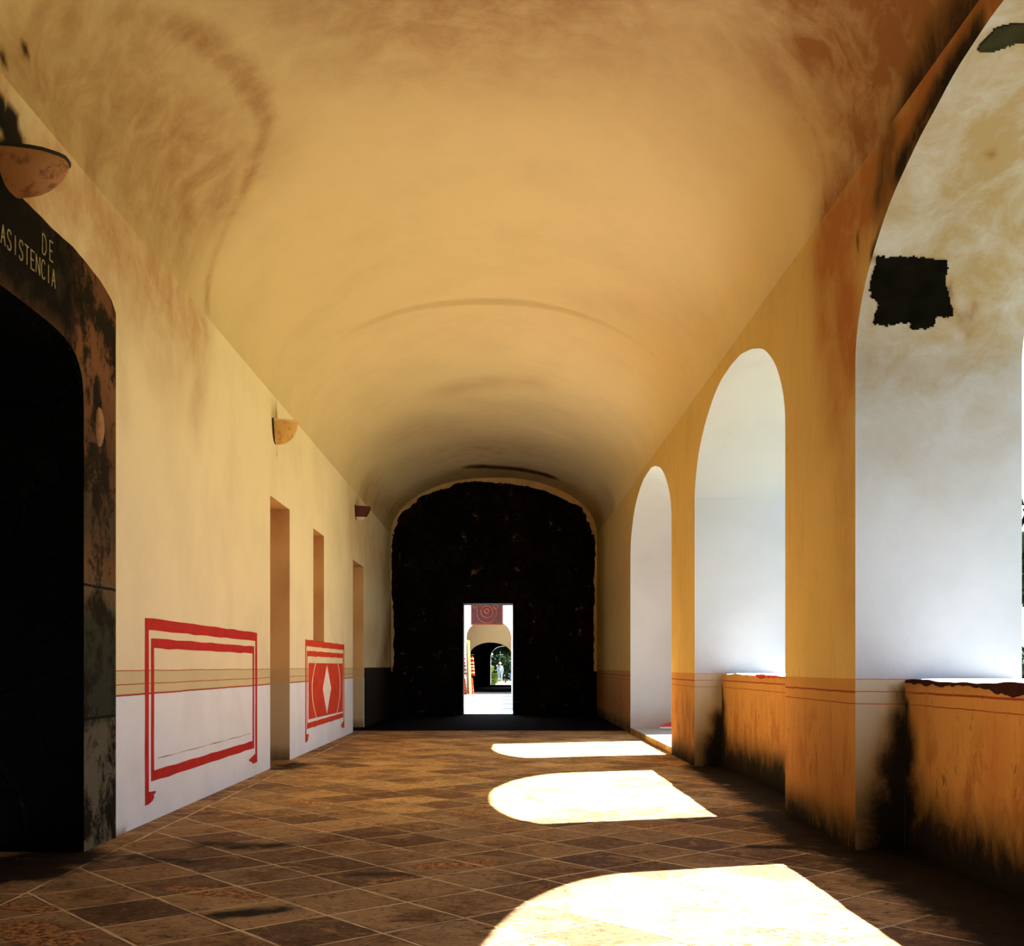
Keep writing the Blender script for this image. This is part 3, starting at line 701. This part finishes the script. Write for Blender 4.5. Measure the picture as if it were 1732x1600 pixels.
# roof over the cloister walk, seen from outside only
mb = MB(); mb.box(-9, XO+.25, Y0-.2, YE+1.3, 7.8, 8.1); mb.box(-9, -8.8, Y0, YE+1.2, 0, 7.8); mb.box(-9, XO, Y0-.2, Y0-.02, 0, 7.8); mb.quad((-9, YE+1.15, 0), (XL, YE+1.15, 0), (XL, YE+1.15, 7.8), (-9, YE+1.15, 7.8)); mb.quad((XL, YE+1.15, 6.9), (XO, YE+1.15, 6.9), (XO, YE+1.15, 7.8), (XL, YE+1.15, 7.8)); mb.quad((XR, YE+1.15, 0), (XO, YE+1.15, 0), (XO, YE+1.15, 7.8), (XR, YE+1.15, 7.8))
struct(mb.build('roof', M['whitewall']))

# ------------------------------------------------------------------ floors
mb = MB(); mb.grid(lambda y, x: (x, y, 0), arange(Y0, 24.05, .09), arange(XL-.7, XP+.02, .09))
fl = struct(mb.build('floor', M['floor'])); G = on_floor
paint(fl, 'mold', [
    ([G(360, 1428), G(430, 1433), G(480, 1430)], .35, 1.0), ([G(240, 1450), G(330, 1460)], .3, .8), ([G(380, 1548), G(470, 1538)], .22, 1.2), ([G(330, 1500)], .2, .6), ([G(600, 1480), G(700, 1478)], .25, .7),
    ([G(1280, 1432), G(1370, 1434)], .18, 1.3), ([G(1420, 1450), G(1480, 1450)], .2, 1.2), ([G(1500, 1480)], .1, 1.2), ([G(90, 1450), G(0, 1480)], .75, 1.6), ([G(200, 1540), G(130, 1500)], .5, .55),
    ([(2.95, 7.7, 0), (2.6, 8.9, 0), (2.7, 10.4, 0)], .55, 1.1), ([(3.1, 4, 0), (3.1, 8.4, 0)], 1.15, 2.2), ([(2.7, 8.4, 0), (2.75, 10.4, 0)], .75, 1.8), ([(3.05, 11, 0), (3.05, 15.4, 0)], .9, 1.9), ([G(470, 1300), G(500, 1292)], .5, 1.0), ([G(700, 1295), G(1000, 1290)], .35, .35)])  # strokes along parapets and pier: deep floor shade painted in with the damp
paint(fl, 'stain', [
    ([G(300, 1503), G(430, 1515)], .20, 1.1), ([G(730, 1465), G(810, 1460)], .28, 1.1), ([G(30, 1570), G(100, 1590)], .35, 1.0), ([G(640, 1490), G(700, 1480)], .15, .8), ([G(1150, 1495), G(1230, 1510)], .08, 1.2),
    ([G(1310, 1575), G(1420, 1590)], .18, 1.1), ([G(1050, 1395), G(1160, 1400)], .2, .8), ([G(500, 1355), G(560, 1360)], .3, .7), ([G(0, 1530), G(90, 1540)], .2, .9), ([G(820, 1385), G(760, 1370)], .4, .6)])
paint(fl, 'wear_and_glow', [([(-1.2, 12, 0), (-1.0, 20, 0)], 3.2, 1.0), ([(1.2, 12, 0), (1.4, 20, 0)], 2.2, .9)])  # brighter middle floor: light glow, partly wear, painted as a lighter tone
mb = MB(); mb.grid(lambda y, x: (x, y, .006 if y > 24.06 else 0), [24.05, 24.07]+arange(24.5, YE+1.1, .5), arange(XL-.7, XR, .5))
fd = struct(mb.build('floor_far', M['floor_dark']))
mb = MB(); mb.quad((-9, YE+1.1, 0), (9, YE+1.1, 0), (9, 79, 0), (-9, 79, 0)); pv = mb.build('courtyard_paving', M['paving']); struct(pv)
mb = MB(); mb.quad((XO, -40, -.02), (70, -40, -.02), (70, YE+60, -.02), (XO, YE+60, -.02)); mb.quad((-60, 79, -.01), (70, 79, -.01), (70, 150, -.01), (-60, 150, -.01)); mb.quad((-60, YE+1.1, -.02), (XO, YE+1.1, -.02), (XO, 79, -.02), (-60, 79, -.02))
struct(mb.build('ground', M['grass']))
mb = MB(); mb.quad((XO+.3, -6, .0), (6.6, -6, .0), (6.6, YE+1, .0), (XO+.3, YE+1, .0)); struct(mb.build('garden_path', M['path']))
mb = MB(); mb.quad((-.55, 79, .0), (6, 79, .0), (6, 104, .0), (-.55, 104, .0)); struct(mb.build('sunlit_path', M['paving']))

# ------------------------------------------------------------------ wall sconces
def copy_tree(o, parent=None):
    c = o.copy(); col.objects.link(c); c.parent = parent
    for ch in o.children: copy_tree(ch, c)
    return c
def sconce(y, z, r, h, bm_, label, rimmat=None, tilt=0.0):
    root = empty('wall_sconce', (XL, y, z)); tag(root, label, 'wall lamp', 'half-bowl lamps on the left wall')
    mb = MB()
    def bp(i, j):   # i: 0 top .. 12 bottom, j: around the half bowl
        t = i/12*math.pi/2; ph = -math.pi/2+j*math.pi/16
        rr = r*math.cos(t)**.72*(1+.01*math.sin(j*2.1)); return (rr*math.cos(ph)+.02, rr*.62*math.sin(ph), -h*math.sin(t)**1.25)
    mb.grid(bp, range(13), range(17))
    def bi(i, j):
        p = bp(i, j); return (max(.02, p[0]*.9), p[1]*.9, p[2]*.88)
    mb.grid(bi, range(13), range(17)); mb.grid(lambda s, j: bp(0, j) if s == 0 else bi(0, j), [0, 1], range(17))
    bw = mb.build('bowl', bm_, root, True)
    mb = MB(); mb.prism([(r*.72*math.cos(a), -h*1.03*math.sin(a)+.015) for a in [k*math.pi/18 for k in range(19)]], 0, .022)
    mb.build('back_plate', M['iron'], root)
    if rimmat:
        mb = MB(); mb.tube([Vector(bp(0, j))+Vector((0, 0, 0)) for j in range(17)], .012, 8); mb.build('rim', rimmat, root, True)
    return root
s1 = sconce(7.12, 4.66, .36, .22, M['bowl1'], 'scorched tan half-bowl lamp above the stone doorway lintel', M['iron'])
s2 = sconce(15.45, 4.81, .30, .31, M['bowl2'], 'yellow ochre half-bowl lamp above the nearer plain doorway', M['rim'])
s3 = sconce(24.0, 4.86, .30, .29, M['bowl3'], 'dark red half-bowl lamp with pale underside, nearest the dark end wall')
mb = MB(); mb.tube([(.03+.275*math.cos(t), 0.0, -.33+.20*(1-math.sin(max(0, t)))-.0) for t in [k*math.pi/16 for k in range(9)]], .018, 8)
mb = MB()
def lowrim(i, j):
    t = (.60+.40*i)*math.pi/2; ph = -math.pi/2+j*math.pi/16; rr = .306*math.cos(t)**.72; return (rr*math.cos(ph)+.022, rr*.62*math.sin(ph), -.298*math.sin(t)**1.25)
mb.grid(lambda i, j: lowrim(i/4, j), range(5), range(17)); mb.build('pale_underside', M['rim'], s3, True)
mb = MB(); mb.prism([(.21*math.cos(a), -.16*math.sin(a)+.02) for a in [k*math.pi/12 for k in range(13)]], .02, .021)

# ------------------------------------------------------------------ red shoe on the ledge
sh = empty('shoe', (3.40, 22.75, .11), math.radians(180)); tag(sh, 'red shoe with white sole on the ledge of the farthest arched opening', 'shoe')
mb = MB()
def foot(i, j, s=1.0, z0=.045, hh=.12):
    t = i/12; w = .05*(math.sin(math.pi*min(1, t*.92+.08))**.5)*s; a = math.pi*j/8
    return (-.15+.30*t, w*math.cos(a), z0+hh*(1-t*.72)*math.sin(a)*(1 if t < .4 else 1-.25*(t-.4)))
mb.grid(foot, range(13), range(9)); mb.build('upper', M['sneaker'], sh, True)
mb = MB(); ol = [(-.155+.315*i/12, .056*(math.sin(math.pi*min(1, i/12*.92+.08))**.5)) for i in range(13)]; ol = ol+[(x, -y) for x, y in reversed(ol)]
mb.add([(x, y, .008) for x, y in ol]+[(x, y, .048) for x, y in ol], [tuple(range(26)), tuple(range(51, 25, -1))]+[(i, (i+1) % 26, (i+1) % 26+26, i+26) for i in range(26)]); mb.build('sole', M['rubber'], sh)
mb = MB(); mb.add([(x*.96, y*.96, .0) for x, y in ol]+[(x*.96, y*.96, .009) for x, y in ol], [tuple(range(26)), tuple(range(51, 25, -1))]+[(i, (i+1) % 26, (i+1) % 26+26, i+26) for i in range(26)]); mb.build('tread', M['shoe'], sh)

# ------------------------------------------------------------------ the courtyard range seen through the far doorway
def block(name, Yf, th, op, x0, x1, ztop, mat, mat_in=None):
    mb = MB(); wallcols(mb, lambda u, z: (u, Yf, z), x0, x1, 0, ztop, [op], .6); wallcols(mb, lambda u, z: (u, Yf+th, z), x0, x1, 0, ztop, [op], .6)
    sweep(mb, outline(op, .3, 28), lambda u, z, t: (u, t, z), [Yf, Yf+th], 1)
    mb.quad((x0, Yf, ztop), (x1, Yf, ztop), (x1, Yf+th, ztop), (x0, Yf+th, ztop), 0)
    return struct(merge(mb.build(name, [mat, mat_in or mat])))
AA = arch(-1.83, .45, 2.87, 3.82, 0, amp=0); AB = arch(-1.77, .49, 2.04, 2.70, 0, amp=0); AC = arch(-.79, .92, 2.0, 2.76, .17, amp=0)
block('wall_courtyard', 56, .7, AA, -9, 9, 7, M['whitewall'])
block('wall_passage', 60, .5, AB, -6, 6, 4.4, M['creamwall'])
block('wall_garden', 74, .5, AC, -6, 6, 4.4, M['dark'], M['whitewall'])
mb = MB()
mb.quad((-6, 56.7, 0), (-6, 60, 0), (-6, 60, 4.4), (-6, 56.7, 4.4)); mb.quad((6, 56.7, 0), (6, 60, 0), (6, 60, 4.4), (6, 56.7, 4.4)); mb.quad((-6, 56.7, 4.4), (6, 56.7, 4.4), (6, 60, 4.4), (-6, 60, 4.4))
struct(mb.build('vestibule', M['creamwall']))
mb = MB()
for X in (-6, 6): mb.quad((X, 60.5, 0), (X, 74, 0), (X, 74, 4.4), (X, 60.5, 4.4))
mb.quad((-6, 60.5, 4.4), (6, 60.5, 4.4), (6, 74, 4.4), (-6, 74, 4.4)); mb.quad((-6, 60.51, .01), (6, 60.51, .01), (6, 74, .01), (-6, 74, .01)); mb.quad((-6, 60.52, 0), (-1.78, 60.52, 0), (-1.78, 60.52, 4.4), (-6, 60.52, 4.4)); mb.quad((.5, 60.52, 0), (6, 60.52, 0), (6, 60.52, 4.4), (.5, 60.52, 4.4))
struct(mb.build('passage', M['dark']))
mb = MB(); mb.box(7.05, 13, 36.6, 56, 0, 8.6); struct(mb.build('added_unseen_side_range', M['creamwall']))  # unseen side range, added so its shadow covers the right paving
# hanging board with a round relief
pb = empty('wall_plaque', (-.79, 55.9, 3.5)); tag(pb, 'dark red square board with round relief hung above the far courtyard arch', 'plaque')
mb = MB(); mb.box(-.81, .80, -.02, .09, 0, 1.25); mb.build('board', M['plaque'], pb)
for (R_, cx_, cz_, r_) in ((.30, 0, .66, .035), (.50, 0, .60, .03), (.11, 0, .70, .05), (.10, -.6, .95, .03), (.10, .45, .9, .03)):
    mb = MB(); mb.tube([(cx_+R_*math.cos(t), -.03, cz_+R_*math.sin(t)) for t in [2*math.pi*k/28 for k in range(29)]], r_, 6, caps=False); mb.build('relief_ring', M['plaque2'], pb, True)
mb = MB(); mb.box(-.81, .80, -.035, -.02, .0, .05); mb.box(-.81, -.77, -.035, -.02, .05, 1.25); mb.box(.76, .80, -.035, -.02, .05, 1.25); mb.build('border', M['plaque2'], pb)
# market rack with costumes
rk = empty('garment_rack', (-1.75, 52.2, 0)); tag(rk, 'pale yellow wooden frame standing before the far arch, cut off by the doorway edge', 'rack')
mb = MB(); mb.tube([(.24, .0, 0), (.14, .0, 2.62)], .055, 8); mb.build('post', M['yellowwood'], rk)
mb = MB(); mb.tube([(-1.3, 0, 0), (-1.2, 0, 2.62)], .055, 8); mb.build('post', M['yellowwood'], rk)
mb = MB(); mb.tube([(-1.25, .0, 2.58), (.17, .0, 2.58)], .05, 8); mb.build('crossbar', M['yellowwood'], rk)
for fx in (.24, -1.3): mb = MB(); mb.tube([(fx, -.25, .03), (fx, .9, .03)], .04, 8); mb.build('foot_rail', M['yellowwood'], rk)
mb = MB(); mb.tube([(-1.3, .5, 1.96), (.40, .5, 1.96)], .014, 8); mb.tube([(.16, .0, 1.96), (.16, .5, 1.96)], .014, 8); mb.tube([(-1.22, .0, 1.96), (-1.22, .5, 1.96)], .014, 8); mb.build('hanging_rail', M['iron'], rk)
def garment(x, y, ztop, zb, w, mat, mat2, label, seed, name='garment'):
    r = random.Random(seed); o = empty(name, (x, y, ztop)); tag(o, label, 'garment', 'costumes on the rack')
    L_ = ztop-zb; mb = MB()
    def gp(i, j):
        t = i/10; a = j/18*2*math.pi; ww = w*(.55+.55*t)*(1+.12*math.sin(5*a+seed)); s = 1 if i else .3
        return (ww*math.cos(a)*s, .10*(1+.8*t)*math.sin(a)*s*(1+.2*math.sin(7*a)), -L_*t)
    mb.grid(gp, range(11), range(19)); mb.build('cloth', mat, o, True)
    mb = MB()
    for k in range(5):
        z = -L_*(.12+.17*k+r.uniform(-.03, .03)); ww = w*(.55+.55*(-z/L_))*1.14; mb.grid(lambda i, j: (ww*math.cos(j/18*2*math.pi), .125*(1+.8*(-z/L_))*math.sin(j/18*2*math.pi), z-.07*i), [0, 1], range(19))
    mb.build('trimming', mat2, o, True)
    mb = MB(); mb.tube([(0, 0, .0), (0, 0, .05)], .01, 6); mb.build('hook', M['iron'], o)
garment(-1.45, 52.7, 1.90, .95, .11, M['c_red'], M['c_gold'], 'upper red costume with gold trim at the right end of the rack', 1)
garment(-1.50, 52.7, .92, .06, .12, M['c_orange'], M['c_red'], 'orange-red skirt hanging lowest at the right end of the rack', 2)
garment(-1.86, 52.7, 1.90, .90, .13, M['c_white'], M['c_red'], 'white costume with red bands left of the yellow post', 3)
garment(-1.84, 52.7, .86, .05, .12, M['c_red'], M['c_orange'], 'low red skirt with orange bands left of the yellow post', 4)
0 and garment(-1.66, 52.72, 1.55, .3, .06, M['c_orange'], M['c_white'], 'narrow orange sash behind the yellow post', 5)

# ------------------------------------------------------------------ plants
def leaves(mb, c, R_, n, s, seed, flat_=1.0, solid=.55):
    r = random.Random(seed)
    for _ in range(n):
        d = Vector((r.gauss(0, 1), r.gauss(0, 1), r.gauss(0, 1))).normalized(); k = r.uniform(solid, 1.0)
        k *= 1+.22*mnoise.noise(d*2.3+Vector((seed, 0, 0)))
        p = Vector(c)+Vector((d.x*R_[0]*k, d.y*R_[1]*k, d.z*R_[2]*k))
        a = Vector((r.gauss(0, 1), r.gauss(0, 1), r.gauss(0, .6))).normalized(); b = a.cross(d+Vector((.01, .02, .03))).normalized()
        ss = s*r.uniform(.6, 1.3); mb.quad(p-a*ss, p-b*ss*.5, p+a*ss, p+b*ss*.5)
def tree(name, loc, h, rc, seed, label, n=2600, s=.28, group='dark trees of the garden', mat='leaf'):
    o = empty(name, loc); tag(o, label, 'tree', group); r = random.Random(seed)
    mb = MB(); mb.tube([(0, 0, 0), (.1, .05, h*.25), (-.05, 0, h*.5), (.1, 0, h*.8)], [.22, .17, .13, .05], 9)
    for k in range(6):
        a = r.uniform(0, 6.28); z = h*r.uniform(.3, .6); mb.tube([(0, 0, z), (rc*.4*math.cos(a), rc*.4*math.sin(a), z+h*.12), (rc*.75*math.cos(a), rc*.75*math.sin(a), z+h*.2)], [.09, .06, .02], 6)
    mb.build('trunk', M['bark'], o, True)
    mb = MB()
    for k in range(7):
        a = k*.9+r.uniform(0, .5); q = rc*.5*(k > 0); c = (q*math.cos(a), q*math.sin(a), h*.62+h*.2*r.uniform(-1, 1)); leaves(mb, c, (rc*.62, rc*.62, h*.26), n//7, s, seed*10+k)
    mb.build('crown', M[mat], o); return o
def bush(name, loc, R_, seed, label, mat='leaf', n=900, s=.09, group=None, cat='shrub'):
    o = empty(name, loc); tag(o, label, cat, group)
    mb = MB(); leaves(mb, (0, 0, R_[2]), R_, n, s, seed, solid=.7); mb.build('foliage', M[mat], o)
    mb = MB(); mb.tube([(0, 0, 0), (0, 0, R_[2]*1.3)], [.05, .03], 7); mb.build('stem', M['bark'], o, True); return o
tree('tree', (.4, 111, 0), 9, 4.5, 4, 'dark tree behind the walking person in the far garden arch', n=4200, s=.42)
bush('dark_shrub', (.1, 104.5, 0), (2.4, .9, 1.25), 41, 'dark shrub right behind the walking person', n=2600, s=.16)
hd = empty('clipped_hedge', (-.72, 86, 0)); tag(hd, 'bright yellow-green box hedge at the left edge of the far garden arch', 'hedge')
mb = MB(); r = random.Random(8)
for _ in range(2600):
    p = Vector((r.uniform(-.62, .36), r.uniform(-.4, .4), r.uniform(0, .84)))
    k = r.randrange(3)
    if k == 0: p.y = -.4+r.uniform(0, .05)
    elif k == 1: p.z = .84-r.uniform(0, .05)
    a = Vector((r.gauss(0, 1), r.gauss(0, 1), r.gauss(0, 1))).normalized()*.045; b = a.cross(Vector((r.gauss(0, 1), r.gauss(0, 1), 1))).normalized()*.03
    mb.quad(p-a, p-b, p+a, p+b)
mb.build('foliage', M['leaf2'], hd)
bush('round_shrub', (-1.02, 91, .0), (.33, .33, .36), 77, 'pale yellow-green round shrub top above the clipped hedge', 'leaf2', 900, .06)
bpy.data.objects['round_shrub'].location.z = 0
for ch in bpy.data.objects['round_shrub'].children:
    if ch.name.startswith('foliage'): ch.location.z = .82
    else: ch.scale.z = 2.2
# garden on the right, beyond the parapets
for i, (x, y, h, rc) in enumerate(((15, 26, 7, 3), (19, 17, 8, 3.4))):
    tree('tree', (x, y, 0), h, rc, 20+i, ['leafy garden tree just past the edge of the nearest window', 'second garden tree outside the nearest window, farther right'][i], n=3000, s=.25, group='garden trees outside the parapets')
bush('garden_shrub', (8.6, 17.6, 0), (1.2, 1.2, .85), 61, 'round olive shrub outside the nearest window', n=2200, s=.09)

# ------------------------------------------------------------------ people in the far garden
def skin_mesh(name, verts, edges, radii, mat, parent, sub=1):
    me = bpy.data.meshes.new(name); me.from_pydata(verts, edges, []); o = link(name, me, mat, parent)
    md = o.modifiers.new('skin', 'SKIN'); me.skin_vertices[0].data[0].use_root = True
    for i, rr in enumerate(radii): me.skin_vertices[0].data[i].radius = (rr, rr) if not isinstance(rr, tuple) else rr
    s = o.modifiers.new('sub', 'SUBSURF'); s.levels = sub; s.render_levels = sub
    dg = bpy.context.evaluated_depsgraph_get(); m2 = bpy.data.meshes.new_from_object(o.evaluated_get(dg)); o.modifiers.clear(); o.data = m2
    if not len(m2.materials): m2.materials.append(mat)
    for p in m2.polygons: p.use_smooth = True
    return o
def head(parent, c, hat=None, hair=None):
    mb = MB()
    def hp(i, j):
        t, a = math.pi*i/12, 2*math.pi*j/16; x = .075*math.sin(t)*math.cos(a); y = .095*math.sin(t)*math.sin(a); z = .115*math.cos(t)
        if math.sin(a) < -.9 and 5 <= i <= 7: y -= .018
        return (c[0]+x*(1-.15*(z < -.03)), c[1]+y, c[2]+z)
    return mb, hp
def person(name, loc, rz, label, seated=False, scale=1.0):
    o = empty(name, loc, rz); tag(o, label, 'person')
    if not seated:
        # walking towards the camera; local -y is forward
        P = [(0, 0, .93), (0, 0, 1.15), (0, -.01, 1.38), (0, 0, 1.47), (0, 0, 1.53),                       # 0 pelvis .. 4 skull base
             (.10, -.02, .88), (.10, -.14, .50), (.11, -.20, .08), (.11, -.32, .035),                       # 5-8 front leg
             (-.10, .02, .88), (-.10, .02, .48), (-.10, .24, .14), (-.10, .16, .04),                        # 9-12 rear leg
             (.19, 0, 1.38), (.25, .06, 1.12), (.24, -.02, .90), (.235, -.05, .82),                         # 13-16 arm
             (-.19, 0, 1.38), (-.25, -.04, 1.12), (-.24, -.14, .92), (-.235, -.17, .84)]
        E = [(0, 1), (1, 2), (2, 3), (3, 4), (0, 5), (5, 6), (6, 7), (7, 8), (0, 9), (9, 10), (10, 11), (11, 12), (2, 13), (13, 14), (14, 15), (15, 16), (2, 17), (17, 18), (18, 19), (19, 20)]
        R_ = [.13, .12, .13, .055, .05, .09, .06, .04, .035, .09, .06, .04, .035, .06, .045, .032, .03, .06, .045, .032, .03]
        hc = (0, -.01, 1.60)
    else:
        P = [(0, 0, .42), (0, .0, .62), (0, -.01, .84), (0, -.02, .92), (0, -.02, .97),
             (.10, -.08, .42), (.12, -.42, .44), (.12, -.44, .08), (.12, -.56, .035), (-.10, -.08, .42), (-.12, -.42, .44), (-.12, -.44, .08), (-.12, -.56, .035),
             (.17, 0, .84), (.21, -.08, .62), (.14, -.28, .50), (.12, -.34, .48), (-.17, 0, .84), (-.21, -.08, .62), (-.14, -.28, .50), (-.12, -.34, .48)]
        E = [(0, 1), (1, 2), (2, 3), (3, 4), (0, 5), (5, 6), (6, 7), (7, 8), (0, 9), (9, 10), (10, 11), (11, 12), (2, 13), (13, 14), (14, 15), (15, 16), (2, 17), (17, 18), (18, 19), (19, 20)]
        R_ = [.13, .11, .12, .05, .045, .085, .06, .04, .035, .085, .06, .04, .035, .055, .04, .03, .03, .055, .04, .03, .03]
        hc = (0, -.03, 1.05)
    # head and fingers join the same skeleton, so the body is one surface
    n = len(P); P2 = P+[hc, (hc[0], hc[1]-.005, hc[2]+.09)]; E2 = E+[(4, n), (n, n+1)]; R2_ = R_+[.088, .06]
    for hnd in (16, 20):
        hx = P[hnd]
        for k in range(5):
            b = len(P2); off = (k-2)*.018; ln = (.055, .075, .08, .075, .06)[k]
            if k == 0: P2 += [(hx[0]+(-.03 if hnd == 16 else .03), hx[1]-.03, hx[2]-.02), (hx[0]+(-.035 if hnd == 16 else .035), hx[1]-.05, hx[2]-.05)]
            else: P2 += [(hx[0], hx[1]+off, hx[2]-.05), (hx[0], hx[1]+off-.01, hx[2]-.05-ln)]
            E2 += [(hnd, b), (b, b+1)]; R2_ += [.010, .008]
    body = skin_mesh('body', P2, E2, R2_, M['skin'], o)
    def sub(idx, edges, grow, name_, mat, extra=None):
        mp = {v: i for i, v in enumerate(idx)}
        skin_mesh(name_, [P[i] for i in idx], [(mp[a], mp[b]) for a, b in edges], [R_[i]+grow for i in idx], mat, o)
    sub([1, 2, 13, 14, 15, 17, 18, 19, 0], [(0, 1), (1, 2), (2, 13), (13, 14), (14, 15), (2, 17), (17, 18), (18, 19)], .022, 'shirt', M['shirt'] if not seated else M['navy'])
    sub([0, 5, 6, 7, 9, 10, 11], [(0, 5), (5, 6), (6, 7), (0, 9), (9, 10), (10, 11)], .018, 'trousers', M['trouser'] if not seated else M['shirt'])
    for a, b in ((7, 8), (11, 12)): sub([a, b], [(a, b)], .012, 'shoe', M['shoe'])
    for s in (-1, 1): mb = MB(); mb.box(hc[0]+s*.035-.012, hc[0]+s*.035+.012, hc[1]-.105, hc[1]-.08, hc[2]-.002, hc[2]+.012); mb.build('eye', M['shoe'], o)
    mb = MB(); mb.box(hc[0]-.025, hc[0]+.025, hc[1]-.10, hc[1]-.08, hc[2]-.062, hc[2]-.052); mb.build('mouth', M['shoe'], o)
    mb = MB(); mb.prism([(hc[1]-.085, hc[2]+.01), (hc[1]-.125, hc[2]-.03), (hc[1]-.085, hc[2]-.035)], hc[0]-.014, hc[0]+.014); mb.build('nose', M['skin'], o)
    if not seated:
        mb = MB(); rs = [(.0, .17), (.07, .16), (.10, .10), (.115, .035), (.17, .03), (.165, .022), (.10, .02)]
        mb.grid(lambda i, j: (hc[0]+rs[i][0]*math.cos(j*math.pi/10), hc[1]+rs[i][0]*math.sin(j*math.pi/10), hc[2]+.02+rs[i][1]-.02), range(len(rs)), range(21)); mb.build('hat', M['hat'], o, True)
    else:
        mb = MB(); mb.grid(lambda i, j: (hc[0]+.105*math.sin(i*math.pi/14)*math.cos(j*math.pi/10), hc[1]+.015+.11*math.sin(i*math.pi/14)*math.sin(j*math.pi/10), hc[2]+.02+.13*math.cos(i*math.pi/14)), range(9), range(21)); mb.build('hair', M['hair'], o, True)
    o.scale = (scale,)*3
    return o
person('person', (-.22, 97, 0), .15, 'person in white hat and pale blue shirt walking in the far garden')
person('person', (.84, 93, .0), .2, 'seated person with light hair and blue top at right of far garden', True, .98)
bn = empty('bench', (.84, 93.0, 0), .2); tag(bn, 'low dark bench under the seated person in the far garden', 'bench')
mb = MB(); mb.box(-.7, .7, -.12, .25, .26, .31); mb.build('seat', M['bark'], bn)
for x in (-.6, .6): mb = MB(); mb.box(x-.05, x+.05, -.08, .2, 0, .26); mb.build('leg', M['bark'], bn)

# ------------------------------------------------------------------ light
w = bpy.data.worlds.new('sky'); sc.world = w; w.use_nodes = True; nt = w.node_tree; nt.nodes.clear()
bg = nt.nodes.new('ShaderNodeBackground'); wo = nt.nodes.new('ShaderNodeOutputWorld'); nt.links.new(bg.outputs[0], wo.inputs[0])
tc = nt.nodes.new('ShaderNodeTexCoord'); sp = nt.nodes.new('ShaderNodeSeparateXYZ'); nt.links.new(tc.outputs['Generated'], sp.inputs[0])
rp = nt.nodes.new('ShaderNodeValToRGB'); nt.links.new(sp.outputs[2], rp.inputs[0])
rp.color_ramp.elements[0].position = 0; rp.color_ramp.elements[0].color = (.80, .88, 1.0, 1); rp.color_ramp.elements[1].position = .9; rp.color_ramp.elements[1].color = (.46, .65, 1.0, 1)
nt.links.new(rp.outputs[0], bg.inputs[0]); bg.inputs[1].default_value = 2.3
sl = bpy.data.lights.new('sun', 'SUN'); sl.energy = 48; sl.angle = math.radians(.53); sl.color = (1, .97, .93)
so = bpy.data.objects.new('sun', sl); col.objects.link(so); so.location = (20, 20, 30)
so.rotation_euler = Vector((-1, -.30, -1.21)).to_track_quat('-Z', 'Y').to_euler()

# ------------------------------------------------------------------ camera and colour
cam = bpy.data.cameras.new('camera'); co = bpy.data.objects.new('camera', cam); col.objects.link(co); sc.camera = co
co.location = (0, 0, H); co.rotation_euler = (math.pi/2, 0, 0)
cam.sensor_width = 36; cam.sensor_fit = 'HORIZONTAL'; cam.lens = F/1732*36
cam.shift_x = (866-VX)/1732; cam.shift_y = (VY-800)/1732; cam.clip_start = .05; cam.clip_end = 500
sc.view_settings.view_transform = 'Standard'; sc.view_settings.look = 'None'; sc.view_settings.gamma = 1; sc.view_settings.exposure = 0.20
c = sc.cycles; c.max_bounces = 14; c.diffuse_bounces = 10; c.glossy_bounces = 4; c.sample_clamp_indirect = 12; c.use_denoising = True; c.caustics_reflective = False; c.caustics_refractive = False
